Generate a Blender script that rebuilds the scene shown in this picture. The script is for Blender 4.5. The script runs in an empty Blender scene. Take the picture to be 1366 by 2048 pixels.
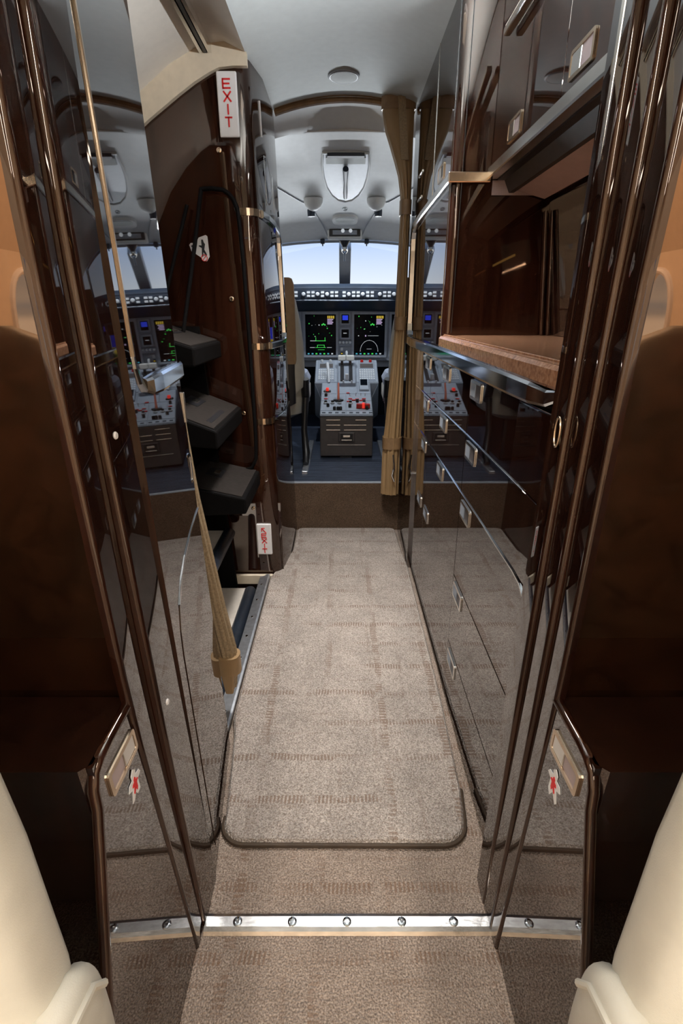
import bpy, bmesh, math, random
from mathutils import Vector, Matrix
random.seed(7)
PI = math.pi
scene = bpy.context.scene
COL = scene.collection

# ------------------------------------------------------------------ camera
H = 1.05
cam_d = bpy.data.cameras.new('camera')
cam = bpy.data.objects.new('camera', cam_d)
COL.objects.link(cam)
cam.location = (0.0, 0.0, H)
cam.rotation_euler = (math.radians(90 - 21.13), 0, 0)
cam_d.sensor_fit = 'VERTICAL'
cam_d.sensor_height = 36.0
cam_d.lens = 36.0 * 1040.0 / 2048.0
cam_d.clip_start = 0.01
scene.camera = cam

# ------------------------------------------------------------------ world
world = bpy.data.worlds.new('sky')
scene.world = world
world.use_nodes = True
wn = world.node_tree
wn.nodes.clear()
wo = wn.nodes.new('ShaderNodeOutputWorld')
wb = wn.nodes.new('ShaderNodeBackground')
tc = wn.nodes.new('ShaderNodeTexCoord')
sx = wn.nodes.new('ShaderNodeSeparateXYZ')
rp = wn.nodes.new('ShaderNodeValToRGB')
mr = wn.nodes.new('ShaderNodeMapRange')
mr.inputs['From Min'].default_value = -0.25
mr.inputs['From Max'].default_value = 0.75
wn.links.new(tc.outputs['Generated'], sx.inputs[0])
wn.links.new(sx.outputs['Z'], mr.inputs['Value'])
wn.links.new(mr.outputs[0], rp.inputs[0])
wn.links.new(rp.outputs[0], wb.inputs[0])
wn.links.new(wb.outputs[0], wo.inputs[0])
els = rp.color_ramp.elements
els[0].position = 0.0; els[0].color = (1.0, 0.95, 0.87, 1)
els[1].position = 1.0; els[1].color = (0.28, 0.38, 0.58, 1)
for p, c in ((0.235, (0.95, 0.91, 0.84, 1)), (0.246, (0.50, 0.52, 0.55, 1)), (0.258, (0.40, 0.46, 0.55, 1)),
             (0.268, (0.60, 0.62, 0.64, 1)), (0.295, (0.46, 0.50, 0.55, 1)), (0.36, (0.29, 0.37, 0.53, 1))):
    e = els.new(p); e.color = c
wb.inputs[1].default_value = 1.95

vs = scene.view_settings
vs.view_transform = 'Standard'
vs.look = 'None'
vs.exposure = 0.0
vs.gamma = 1.0
vs.use_curve_mapping = False
cy = scene.cycles
cy.use_denoising = True
cy.max_bounces = 10
cy.diffuse_bounces = 5
cy.glossy_bounces = 6
cy.transparent_max_bounces = 12
cy.sample_clamp_indirect = 6.0
cy.caustics_reflective = False
cy.caustics_refractive = False

LIGHTS = dict(cabin=26.0, entry=9.5, eyeball=13.0, cove=12.0, flood=3.6)  # cabin, cove and flood drive fill lamps added for brightness

# ------------------------------------------------------------------ helpers
def area_light(name, loc, size, power, color, rot=(0, 0, 0), spread=180):
    d = bpy.data.lights.new(name, 'AREA')
    d.shape = 'RECTANGLE'; d.size, d.size_y = size
    d.energy = power; d.color = color; d.spread = math.radians(spread)
    o = bpy.data.objects.new(name, d); COL.objects.link(o)
    o.location = loc; o.rotation_euler = rot
    return o

MATS = {}
def nodes_of(name):
    m = bpy.data.materials.new(name); m.use_nodes = True
    nt = m.node_tree
    return m, nt, nt.nodes['Principled BSDF']

def pmat(name, col, rough=0.5, metal=0.0, ior=1.5, coat=0.0, noise=0.0, nscale=40.0, bump=0.0, bscale=300.0, emit=None, estr=0.0, stretch=None):
    """procedural principled material, colour varied by noise"""
    m, nt, b = nodes_of(name)
    b.inputs['Base Color'].default_value = (*col, 1)
    b.inputs['Roughness'].default_value = rough
    b.inputs['Metallic'].default_value = metal
    b.inputs['IOR'].default_value = ior
    b.inputs['Coat Weight'].default_value = coat
    b.inputs['Coat Roughness'].default_value = 0.03
    t = nt.nodes.new('ShaderNodeTexCoord')
    src = t.outputs['Object']
    if stretch:
        mp = nt.nodes.new('ShaderNodeMapping'); mp.inputs['Scale'].default_value = stretch
        nt.links.new(src, mp.inputs[0]); src = mp.outputs[0]
    if noise:
        n = nt.nodes.new('ShaderNodeTexNoise'); n.inputs['Scale'].default_value = nscale; n.inputs['Detail'].default_value = 5
        nt.links.new(src, n.inputs['Vector'])
        r = nt.nodes.new('ShaderNodeValToRGB')
        r.color_ramp.elements[0].position = 0.3; r.color_ramp.elements[1].position = 0.7
        r.color_ramp.elements[0].color = (*[c * (1 - noise) for c in col], 1)
        r.color_ramp.elements[1].color = (*[min(1, c * (1 + noise)) for c in col], 1)
        nt.links.new(n.outputs['Fac'], r.inputs[0]); nt.links.new(r.outputs[0], b.inputs['Base Color'])
    if bump:
        n2 = nt.nodes.new('ShaderNodeTexNoise'); n2.inputs['Scale'].default_value = bscale; n2.inputs['Detail'].default_value = 3
        nt.links.new(src, n2.inputs['Vector'])
        bp = nt.nodes.new('ShaderNodeBump'); bp.inputs['Strength'].default_value = bump; bp.inputs['Distance'].default_value = 0.002
        nt.links.new(n2.outputs['Fac'], bp.inputs['Height']); nt.links.new(bp.outputs[0], b.inputs['Normal'])
    if emit:
        b.inputs['Emission Color'].default_value = (*emit, 1)
        b.inputs['Emission Strength'].default_value = estr
    MATS[name] = m
    return m

def carpet_mat(name, base, dark, band, pat=0.8):
    m, nt, b = nodes_of(name)
    N = nt.nodes.new; L = nt.links.new
    t = N('ShaderNodeTexCoord'); s = N('ShaderNodeSeparateXYZ'); L(t.outputs['Object'], s.inputs[0])
    def math_(op, a, bb=None):
        n = N('ShaderNodeMath'); n.operation = op
        for i, v in enumerate((a, bb)):
            if v is None: continue
            if isinstance(v, (int, float)): n.inputs[i].default_value = v
            else: L(v, n.inputs[i])
        return n.outputs[0]
    def stripes(coord, period, width, off):
        f = math_('FRACT', math_('ADD', math_('DIVIDE', coord, period), off))
        return math_('LESS_THAN', f, width)
    def patch(scale, lo):
        mp = N('ShaderNodeMapping'); mp.inputs['Scale'].default_value = scale
        L(t.outputs['Object'], mp.inputs[0])
        n = N('ShaderNodeTexNoise'); n.inputs['Scale'].default_value = 1.0; n.inputs['Detail'].default_value = 1
        L(mp.outputs[0], n.inputs['Vector'])
        r = N('ShaderNodeMapRange'); r.inputs['From Min'].default_value = lo; r.inputs['From Max'].default_value = lo + 0.14
        L(n.outputs['Fac'], r.inputs['Value'])
        return r.outputs[0]
    nd = N('ShaderNodeTexNoise'); nd.inputs['Scale'].default_value = 7; nd.inputs['Detail'].default_value = 2; L(t.outputs['Object'], nd.inputs['Vector'])
    wob = math_('MULTIPLY', math_('SUBTRACT', nd.outputs['Fac'], 0.5), 0.02)
    X, Y = math_('ADD', s.outputs['X'], wob), math_('ADD', s.outputs['Y'], wob)
    a1 = math_('MULTIPLY', math_('MULTIPLY', stripes(Y, 0.118, 0.17, 0.3), stripes(X, 0.0085, 0.5, 0.0)), patch((4, 9, 1), 0.40))
    a2 = math_('MULTIPLY', math_('MULTIPLY', stripes(Y, 0.071, 0.10, 0.62), stripes(X, 0.006, 0.5, 0.0)), patch((5, 11, 3), 0.45))
    c1 = math_('MULTIPLY', math_('MULTIPLY', stripes(X, 0.155, 0.13, 0.35), stripes(Y, 0.0105, 0.62, 0.0)), patch((10, 2.6, 7), 0.42))
    c2 = math_('MULTIPLY', stripes(X, 0.093, 0.10, 0.1), patch((14, 5, 2), 0.5))
    tot = math_('MINIMUM', math_('ADD', math_('ADD', a1, math_('MULTIPLY', a2, 0.6)), math_('ADD', math_('MULTIPLY', c1, 0.9), math_('MULTIPLY', c2, 0.3))), 1.0)
    tot = math_('MULTIPLY', math_('MULTIPLY', tot, pat), patch((23, 23, 1), 0.36))
    n = N('ShaderNodeTexNoise'); n.inputs['Scale'].default_value = 330; n.inputs['Detail'].default_value = 5; L(t.outputs['Object'], n.inputs['Vector'])
    r = N('ShaderNodeValToRGB'); r.color_ramp.elements[0].position = 0.36; r.color_ramp.elements[1].position = 0.66
    r.color_ramp.elements[0].color = (*dark, 1); r.color_ramp.elements[1].color = (*base, 1)
    L(n.outputs['Fac'], r.inputs[0])
    n3 = N('ShaderNodeTexNoise'); n3.inputs['Scale'].default_value = 9; n3.inputs['Detail'].default_value = 4; L(t.outputs['Object'], n3.inputs['Vector'])
    r3 = N('ShaderNodeMapRange'); r3.inputs['From Min'].default_value = 0.3; r3.inputs['From Max'].default_value = 0.7
    r3.inputs['To Min'].default_value = 0.82; r3.inputs['To Max'].default_value = 1.1
    L(n3.outputs['Fac'], r3.inputs['Value'])
    mul = N('ShaderNodeVectorMath'); mul.operation = 'SCALE'; L(r.outputs[0], mul.inputs[0]); L(r3.outputs[0], mul.inputs['Scale'])
    mx = N('ShaderNodeMix'); mx.data_type = 'RGBA'; L(tot, mx.inputs['Factor']); L(mul.outputs[0], mx.inputs['A'])
    mx.inputs['B'].default_value = (*band, 1)
    L(mx.outputs['Result'], b.inputs['Base Color'])
    b.inputs['Roughness'].default_value = 0.95
    b.inputs['Specular IOR Level'].default_value = 0.1
    b.inputs['Sheen Weight'].default_value = 0.15
    v = N('ShaderNodeTexVoronoi'); v.inputs['Scale'].default_value = 300; L(t.outputs['Object'], v.inputs['Vector'])
    ad = math_('SUBTRACT', math_('MULTIPLY', v.outputs['Distance'], -1.0), math_('MULTIPLY', tot, 0.35))
    bp = N('ShaderNodeBump'); bp.inputs['Strength'].default_value = 0.9; bp.inputs['Distance'].default_value = 0.004
    L(ad, bp.inputs['Height']); L(bp.outputs[0], b.inputs['Normal'])
    MATS[name] = m
    return m

def veneer_mat(name, dark, light, ior, rough, axis_scale=(14, 14, 0.7)):
    m, nt, b = nodes_of(name)
    N = nt.nodes.new; L = nt.links.new
    t = N('ShaderNodeTexCoord'); mp = N('ShaderNodeMapping'); mp.inputs['Scale'].default_value = axis_scale
    L(t.outputs['Object'], mp.inputs[0])
    n = N('ShaderNodeTexNoise'); n.inputs['Scale'].default_value = 2.2; n.inputs['Detail'].default_value = 7; n.inputs['Distortion'].default_value = 0.6
    L(mp.outputs[0], n.inputs['Vector'])
    r = N('ShaderNodeValToRGB'); r.color_ramp.elements[0].position = 0.3; r.color_ramp.elements[1].position = 0.72
    r.color_ramp.elements[0].color = (*dark, 1); r.color_ramp.elements[1].color = (*light, 1)
    L(n.outputs['Fac'], r.inputs[0]); L(r.outputs[0], b.inputs['Base Color'])
    b.inputs['Roughness'].default_value = rough
    b.inputs['IOR'].default_value = ior
    MATS[name] = m
    return m

def glass_mat(name):
    m = bpy.data.materials.new(name); m.use_nodes = True
    nt = m.node_tree; nt.nodes.clear()
    o = nt.nodes.new('ShaderNodeOutputMaterial'); tr = nt.nodes.new('ShaderNodeBsdfTransparent'); g = nt.nodes.new('ShaderNodeBsdfGlossy')
    g.inputs['Roughness'].default_value = 0.02
    tr.inputs[0].default_value = (0.97, 0.99, 1.0, 1)
    mx = nt.nodes.new('ShaderNodeMixShader'); mx.inputs[0].default_value = 0.04
    nt.links.new(tr.outputs[0], mx.inputs[1]); nt.links.new(g.outputs[0], mx.inputs[2]); nt.links.new(mx.outputs[0], o.inputs[0])
    MATS[name] = m
    return m

def granite_mat(name):
    m, nt, b = nodes_of(name)
    N = nt.nodes.new; L = nt.links.new
    t = N('ShaderNodeTexCoord')
    n = N('ShaderNodeTexNoise'); n.inputs['Scale'].default_value = 120; n.inputs['Detail'].default_value = 8; n.inputs['Roughness'].default_value = 0.7
    L(t.outputs['Object'], n.inputs['Vector'])
    r = N('ShaderNodeValToRGB')
    r.color_ramp.elements[0].position = 0.3; r.color_ramp.elements[0].color = (0.14, 0.065, 0.038, 1)
    r.color_ramp.elements[1].position = 0.75; r.color_ramp.elements[1].color = (0.44, 0.27, 0.17, 1)
    e = r.color_ramp.elements.new(0.5); e.color = (0.29, 0.145, 0.082, 1)
    L(n.outputs['Fac'], r.inputs[0]); L(r.outputs[0], b.inputs['Base Color'])
    b.inputs['Roughness'].default_value = 0.12
    MATS[name] = m

VEN_D, VEN_L = (0.008, 0.0025, 0.0015), (0.034, 0.0105, 0.0052)
veneer_mat('veneer', VEN_D, VEN_L, 1.75, 0.025)
MATS['veneer'].node_tree.nodes['Principled BSDF'].inputs['Specular Tint'].default_value = (1.0, 0.86, 0.76, 1)
veneer_mat('veneer_side', (0.007, 0.003, 0.0022), (0.022, 0.008, 0.005), 3.0, 0.02)
veneer_mat('bulkhead_veneer', (0.010, 0.004, 0.002), (0.030, 0.011, 0.005), 2.7, 0.02, (9, 9, 9))
MATS['bulkhead_veneer'].node_tree.nodes['Principled BSDF'].inputs['Specular Tint'].default_value = (1.0, 0.60, 0.36, 1)
carpet_mat('carpet', (0.53, 0.425, 0.35), (0.21, 0.155, 0.12), (0.22, 0.135, 0.09))
carpet_mat('mat_pile', (0.66, 0.58, 0.52), (0.27, 0.22, 0.185), (0.24, 0.16, 0.115))
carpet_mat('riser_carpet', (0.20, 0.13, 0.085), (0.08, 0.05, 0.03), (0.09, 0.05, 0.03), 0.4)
granite_mat('granite')
glass_mat('glass')
pmat('binding', (0.05, 0.03, 0.016), 0.7, noise=0.2, bump=0.3)
pmat('chrome', (0.80, 0.82, 0.84), 0.08, 1.0, noise=0.04)
pmat('satin_metal', (0.84, 0.82, 0.77), 0.25, 1.0, noise=0.05)
pmat('brass_metal', (0.66, 0.52, 0.38), 0.22, 1.0, noise=0.06)
pmat('aluminium', (0.78, 0.81, 0.86), 0.42, 1.0, noise=0.12, nscale=60)
pmat('scratched_metal', (0.78, 0.77, 0.76), 0.22, 1.0, noise=0.18, nscale=30, bump=0.15, bscale=60, stretch=(1, 3, 1))
pmat('headliner', (0.62, 0.66, 0.66), 0.85, noise=0.03, bump=0.06)
pmat('cockpit_liner', (0.66, 0.69, 0.70), 0.7, noise=0.03, bump=0.05)
pmat('cream_liner', (0.70, 0.60, 0.46), 0.7, noise=0.05, bump=0.08)
pmat('cream_entry', (0.74, 0.69, 0.62), 0.8, noise=0.03, bump=0.05)
pmat('leather', (0.60, 0.575, 0.50), 0.42, noise=0.05, nscale=25, bump=0.12, bscale=700)
pmat('cabin_wall', (0.78, 0.66, 0.52), 0.8, noise=0.04)
pmat('khaki', (0.31, 0.195, 0.092), 0.5, noise=0.06, nscale=18, bump=0.25, bscale=250)
pmat('khaki_dark', (0.23, 0.135, 0.064), 0.45, noise=0.15, bump=0.2)
pmat('khaki_web', (0.30, 0.215, 0.125), 0.7, noise=0.25, nscale=200, bump=0.4, bscale=500)
pmat('black_plastic', (0.012, 0.012, 0.014), 0.4, noise=0.2)
pmat('black_rubber', (0.015, 0.02, 0.03), 0.35, noise=0.3, bump=0.5, bscale=350)
pmat('dark_navy', (0.012, 0.022, 0.04), 0.55, noise=0.25, nscale=15, bump=0.1)
pmat('cockpit_carpet', (0.05, 0.065, 0.10), 0.42, noise=0.45, nscale=9, bump=0.5, bscale=30, stretch=(1, 12, 1))
pmat('door_lining', (0.025, 0.018, 0.015), 0.5, noise=0.3)
pmat('step_top', (0.022, 0.018, 0.016), 0.9, ior=1.2, noise=0.15, nscale=60)
pmat('step_body', (0.005, 0.0045, 0.0045), 0.6, ior=1.12, noise=0.2)
pmat('step_cream', (0.66, 0.60, 0.53), 0.6, noise=0.06)
pmat('panel_grey', (0.24, 0.275, 0.33), 0.5, noise=0.06)
pmat('panel_light', (0.29, 0.33, 0.39), 0.45, noise=0.05)
pmat('pedestal_taupe', (0.085, 0.075, 0.075), 0.45, noise=0.1)
pmat('key_white', (0.58, 0.61, 0.64), 0.4, noise=0.05)
pmat('lever_white', (0.70, 0.70, 0.66), 0.35, noise=0.05)
pmat('red_plastic', (0.55, 0.012, 0.012), 0.35, noise=0.1)
pmat('red_lit', (0.6, 0.02, 0.02), 0.4, noise=0.1, emit=(1, 0.05, 0.03), estr=0.6)
pmat('orange_lever', (0.62, 0.16, 0.09), 0.45, noise=0.1)
pmat('sign_white', (0.84, 0.82, 0.82), 0.35, noise=0.02)
pmat('sign_red', (0.68, 0.012, 0.015), 0.5, noise=0.05)
pmat('screen_black', (0.004, 0.006, 0.010), 0.2, ior=1.12, noise=0.2)
pmat('sym_green', (0.02, 0.3, 0.04), 0.5, noise=0.05, emit=(0.06, 0.75, 0.10), estr=0.8)
pmat('sym_white', (0.4, 0.4, 0.4), 0.5, noise=0.05, emit=(0.6, 0.65, 0.7), estr=0.7)
pmat('sym_amber', (0.4, 0.3, 0.02), 0.5, noise=0.05, emit=(0.7, 0.5, 0.05), estr=0.6)
pmat('sym_blue', (0.01, 0.02, 0.4), 0.5, noise=0.05, emit=(0.02, 0.05, 0.7), estr=0.8)
pmat('sym_cyan', (0.02, 0.2, 0.3), 0.5, noise=0.05, emit=(0.1, 0.5, 0.65), estr=0.6)
pmat('sym_pink', (0.4, 0.3, 0.5), 0.5, noise=0.05, emit=(0.55, 0.42, 0.65), estr=0.6)
pmat('seat_tan', (0.36, 0.22, 0.11), 0.55, noise=0.1, bump=0.1)
pmat('sheepskin', (0.33, 0.37, 0.46), 0.95, noise=0.3, nscale=50, bump=0.8, bscale=120)
pmat('lamp_glow', (0.9, 0.85, 0.75), 0.5, noise=0.02, emit=(1.0, 0.93, 0.82), estr=1.6)
pmat('amber_reflection', (0.9, 0.6, 0.2), 0.5, noise=0.02, emit=(1.0, 0.62, 0.15), estr=0.8)  # glow that imitates an amber reflection in the niche
pmat('mauve_panel', (0.40, 0.32, 0.32), 0.5, noise=0.05)
pmat('speaker_grey', (0.50, 0.54, 0.54), 0.75, noise=0.06, nscale=400, bump=0.5, bscale=900)
pmat('post_grey', (0.30, 0.33, 0.37), 0.5, noise=0.06)
pmat('sticker_white', (0.8, 0.8, 0.8), 0.4, noise=0.03)

# -------------------------------------------------- object helpers
def setp(o, label=None, cat=None, group=None, kind=None):
    if label: o['label'] = label
    if cat: o['category'] = cat
    if group: o['group'] = group
    if kind: o['kind'] = kind
    return o

def thing(name, label, cat, loc=(0, 0, 0), group=None, kind=None):
    o = bpy.data.objects.new(name, None); COL.objects.link(o)
    o.location = loc; o.empty_display_size = 0.05
    return setp(o, label, cat, group, kind)

def wloc(o):
    v = Vector(o.location)
    while o.parent:
        o = o.parent; v = v + Vector(o.location)
    return v

def finish(bm, name, mats, parent=None, smooth=False, local=False, **kw):
    """bmesh in world coordinates -> one object (a child keeps world place; local=True when already in the parent's frame)"""
    bmesh.ops.recalc_face_normals(bm, faces=bm.faces)
    me = bpy.data.meshes.new(name)
    off = Vector((0, 0, 0))
    if parent is not None and not local:
        off = wloc(parent)
    if parent is None and not local and kw.get('recenter', True):
        xs = [v.co for v in bm.verts]
        off = Vector(((min(v.x for v in xs) + max(v.x for v in xs)) / 2, (min(v.y for v in xs) + max(v.y for v in xs)) / 2, min(v.z for v in xs)))
    if smooth:
        for f in bm.faces: f.smooth = True
    # keep object coordinates = world-ish coordinates for texture continuity
    bmesh.ops.translate(bm, verts=bm.verts, vec=-off)
    bm.to_mesh(me); bm.free()
    if isinstance(mats, str): mats = [mats]
    for m in mats: me.materials.append(MATS[m])
    if smooth:
        me.set_sharp_from_angle(angle=math.radians(40))
    o = bpy.data.objects.new(name, me); COL.objects.link(o)
    if parent is not None:
        o.parent = parent
    else:
        o.location = off
    setp(o, kw.get('label'), kw.get('cat'), kw.get('group'), kw.get('kind'))
    return o

def dup(o, parent, loc=None):
    c = o.copy(); COL.objects.link(c); c.parent = parent
    if loc is not None: c.location = loc
    return c

def B(): return bmesh.new()

def box(bm, x0, x1, y0, y1, z0, z1, bev=0.0, seg=1, mi=0):
    vs_ = [bm.verts.new((x, y, z)) for x in (x0, x1) for y in (y0, y1) for z in (z0, z1)]
    idx = [(0, 1, 3, 2), (4, 6, 7, 5), (0, 4, 5, 1), (2, 3, 7, 6), (0, 2, 6, 4), (1, 5, 7, 3)]
    fs = [bm.faces.new([vs_[i] for i in f]) for f in idx]
    for f in fs: f.material_index = mi
    if bev > 0:
        es = list({e for f in fs for e in f.edges})
        r = bmesh.ops.bevel(bm, geom=es, offset=bev, segments=seg, profile=0.5, affect='EDGES')
        for f in r['faces']: f.material_index = mi
    return bm

def hexa(bm, pts, bev=0.0, seg=1, mi=0):
    """8 points: bottom 4 (ccw) then top 4"""
    v = [bm.verts.new(p) for p in pts]
    fs = [bm.faces.new([v[i] for i in f]) for f in ((0, 3, 2, 1), (4, 5, 6, 7), (0, 1, 5, 4), (1, 2, 6, 5), (2, 3, 7, 6), (3, 0, 4, 7))]
    for f in fs: f.material_index = mi
    if bev:
        bmesh.ops.bevel(bm, geom=list({e for f in fs for e in f.edges}), offset=bev, segments=seg, profile=0.5, affect='EDGES')
    return bm

def loft(bm, rows, closed=True, caps=True, mi=0):
    R = [[bm.verts.new(p) for p in row] for row in rows]
    n = len(rows[0])
    for a, b in zip(R, R[1:]):
        for i in range(n if closed else n - 1):
            j = (i + 1) % n
            f = bm.faces.new((a[i], a[j], b[j], b[i])); f.material_index = mi
    if caps and closed:
        f = bm.faces.new(R[0][::-1]); f.material_index = mi
        f = bm.faces.new(R[-1]); f.material_index = mi
    return bm

def prism(bm, poly, axis, a, b, mi=0):
    """extrude 2D polygon; axis z: (x,y), y: (x,z), x: (y,z)"""
    def P(p, t):
        return {'z': (p[0], p[1], t), 'y': (p[0], t, p[1]), 'x': (t, p[0], p[1])}[axis]
    return loft(bm, [[P(p, a) for p in poly], [P(p, b) for p in poly]], mi=mi)

def tube(bm, pts, r, n=10, mi=0, closed=False, flat=1.0):
    pts = [Vector(p) for p in pts]
    rows = []
    up = Vector((0, 0, 1))
    prev = None
    for i, p in enumerate(pts):
        if closed: t = pts[(i + 1) % len(pts)] - pts[i - 1]
        else: t = pts[min(i + 1, len(pts) - 1)] - pts[max(i - 1, 0)]
        t.normalize()
        if prev is None:
            a = t.cross(up)
            if a.length < 1e-3: a = t.cross(Vector((1, 0, 0)))
        else:
            a = prev - t * prev.dot(t)
        a.normalize(); prev = a
        b = t.cross(a)
        rr = r[i] if isinstance(r, (list, tuple)) else r
        rows.append([p + a * (rr * math.cos(2 * PI * k / n)) + b * (rr * flat * math.sin(2 * PI * k / n)) for k in range(n)])
    if closed:
        rows.append(rows[0])
        return loft(bm, rows, caps=False, mi=mi)
    return loft(bm, rows, mi=mi)

def lathe(bm, prof, c, axis='z', n=20, mi=0):
    rows = []
    for r, h in prof:
        row = []
        for k in range(n):
            a = 2 * PI * k / n
            u, v = r * math.cos(a), r * math.sin(a)
            row.append({'z': (c[0] + u, c[1] + v, c[2] + h), 'y': (c[0] + u, c[1] + h, c[2] + v), 'x': (c[0] + h, c[1] + u, c[2] + v)}[axis])
        rows.append(row)
    return loft(bm, rows, mi=mi)

def arc(cx, cy, r, a0, a1, n):
    return [(cx + r * math.cos(math.radians(a0 + (a1 - a0) * i / n)), cy + r * math.sin(math.radians(a0 + (a1 - a0) * i / n))) for i in range(n + 1)]

def rrect(x0, x1, y0, y1, r, n=6):
    return (arc(x1 - r, y0 + r, r, -90, 0, n) + arc(x1 - r, y1 - r, r, 0, 90, n) + arc(x0 + r, y1 - r, r, 90, 180, n) + arc(x0 + r, y0 + r, r, 180, 270, n))

def superell(cx, cy, a, b, z, n=36, e=3.0):
    out = []
    for k in range(n):
        t = 2 * PI * k / n
        c, s = math.cos(t), math.sin(t)
        out.append((cx + a * math.copysign(abs(c) ** (2 / e), c), cy + b * math.copysign(abs(s) ** (2 / e), s), z))
    return out

def face_strip(bm, path, width, xf, sgn, proud, mi=0, closed=False):
    """flat strip of trim running along a 2D path (y,z) on a wall whose surface is x = xf(y,z); sgn = direction it stands out"""
    n = len(path); rows = []; proud_ = proud
    for i, p in enumerate(path):
        proud = proud_[i] if isinstance(proud_, list) else proud_
        a = path[(i - 1) % n] if closed else path[max(i - 1, 0)]
        b = path[(i + 1) % n] if closed else path[min(i + 1, n - 1)]
        d = Vector((b[0] - a[0], b[1] - a[1])); d.normalize()
        q = Vector((-d.y, d.x)) * ((width[i] if isinstance(width, list) else width) / 2)
        o, i_ = (p[0] + q.x, p[1] + q.y), (p[0] - q.x, p[1] - q.y)
        o2, i2 = (p[0] + q.x * .7, p[1] + q.y * .7), (p[0] - q.x * .7, p[1] - q.y * .7)
        rows.append([(xf(*o) - sgn * 0.002, *o), (xf(*o) + sgn * proud * .7, *o), (xf(*o2) + sgn * proud, *o2),
                     (xf(*i2) + sgn * proud, *i2), (xf(*i_) + sgn * proud * .7, *i_), (xf(*i_) - sgn * 0.002, *i_)])
    if closed: rows.append(rows[0])
    return loft(bm, rows, caps=not closed, mi=mi)

def lin(tab, x):
    if x <= tab[0][0]: return tab[0][1]
    for (a, va), (b, vb) in zip(tab, tab[1:]):
        if x <= b: return va + (vb - va) * (x - a) / (b - a)
    return tab[-1][1]

def smooth_tab(tab, x):
    if x <= tab[0][0]: return tab[0][1]
    for k, ((a, va), (b, vb)) in enumerate(zip(tab, tab[1:])):
        if x <= b:
            t = (x - a) / (b - a)
            p0 = tab[k - 1][1] if k > 0 else va - (vb - va)
            p3 = tab[k + 2][1] if k + 2 < len(tab) else vb + (vb - va)
            return 0.5 * (2 * va + (vb - p0) * t + (2 * p0 - 5 * va + 4 * vb - p3) * t * t + (3 * va - p0 - 3 * vb + p3) * t ** 3)
    return tab[-1][1]

XC = 0.02   # centre line of the aircraft

# ================================================================== STRUCTURE
# ---- floors
b = B(); box(b, -1.0, 1.0, -2.6, 0.605, -0.04, 0.0)
finish(b, 'floor', 'carpet', kind='structure', label='beige carpeted cabin floor behind the metal threshold', recenter=False)
b = B(); prism(b, [(-0.30, 0.605), (0.32, 0.605), (0.32, 2.48), (-0.30, 2.48)], 'z', -0.04, -0.0005)
finish(b, 'floor_vestibule', 'carpet', kind='structure', label='beige carpeted vestibule floor beneath the long mat', recenter=False)
FZ = 0.255
b = B(); box(b, -1.0, 1.0, 2.478, 4.4, FZ - 0.05, FZ)
fl = finish(b, 'floor_cockpit', 'cockpit_carpet', kind='structure', label='dark blue ribbed cockpit floor up the step', recenter=False)
b = B()
tube(b, [(-0.26, 2.474, FZ - 0.004), (0.30, 2.474, FZ - 0.004)], 0.007, 8)
finish(b, 'step_nosing', 'panel_light', fl, smooth=True, label='pale edge strip of the cockpit step')
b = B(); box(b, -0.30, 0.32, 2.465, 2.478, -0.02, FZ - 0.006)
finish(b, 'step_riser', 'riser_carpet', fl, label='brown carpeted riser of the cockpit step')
b = B()
for i in range(30):
    y = 2.486 + i * 0.0135
    box(b, -0.9, 0.9, y, y + 0.007, FZ - 0.001, FZ + 0.003)
finish(b, 'floor_ribs', 'cockpit_carpet', fl, kind='stuff', label='fine raised ribs of the cockpit floor covering')

# ---- cabin shell behind the bulkhead (seen in reflections)
SEC = [(0.82, 0.0), (0.97, 0.35), (1.0, 0.74), (1.0, 1.22), (0.90, 1.46), (0.70, 1.66), (0.42, 1.79), (0.0, 1.84)]
WY = [-0.66, -1.28, -2.04]
def cabin_side(s, name, lab):
    b = B()
    def strip(p, q):
        loft(b, [[(s * p[0], -2.6, p[1]), (s * q[0], -2.6, q[1])], [(s * p[0], 0.58, p[1]), (s * q[0], 0.58, q[1])]], closed=False)
    for k in (0, 1, 3, 4):
        strip(SEC[k], SEC[k + 1])
    ys = [-2.6] + [(WY[i] + WY[i + 1]) / 2 for i in range(len(WY) - 2, -1, -1)] + [-0.15]
    edges = [-2.6, -1.66, -0.90, -0.14, 0.58]
    z0, z1, x = 0.74, 1.22, s * 1.0
    for a, c in zip(edges, edges[1:]):
        wy = [w for w in WY if a < w < c]
        if not wy:
            f = [b.verts.new(p) for p in ((x, a, z0), (x, c, z0), (x, c, z1), (x, a, z1))]; b.faces.new(f); continue
        w = wy[0]; n = 32; inner = []; outer = []; deep = []
        for k in range(n):
            t = 2 * PI * (k + .5) / n
            cs, sn = math.cos(t), math.sin(t)
            u = 0.125 * math.copysign(abs(cs) ** .75, cs); v = 0.185 * math.copysign(abs(sn) ** .75, sn)
            inner.append(b.verts.new((x, w + u, 0.98 + v))); deep.append(b.verts.new((x + s * 0.06, w + u * 1.1, 0.98 + v * 1.1)))
            m = max(abs(cs), abs(sn)); oy = cs / m; oz = sn / m
            outer.append(b.verts.new((x, (w + oy * (c - w)) if oy > 0 else (w + oy * (w - a)), (0.98 + oz * (z1 - .98)) if oz > 0 else (0.98 + oz * (.98 - z0)))))
        for k in range(n):
            j = (k + 1) % n
            b.faces.new((inner[k], inner[j], outer[j], outer[k])); b.faces.new((inner[k], inner[j], deep[j], deep[k]))
    return finish(b, name, 'cabin_wall', kind='structure', label=lab, recenter=False)
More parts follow.
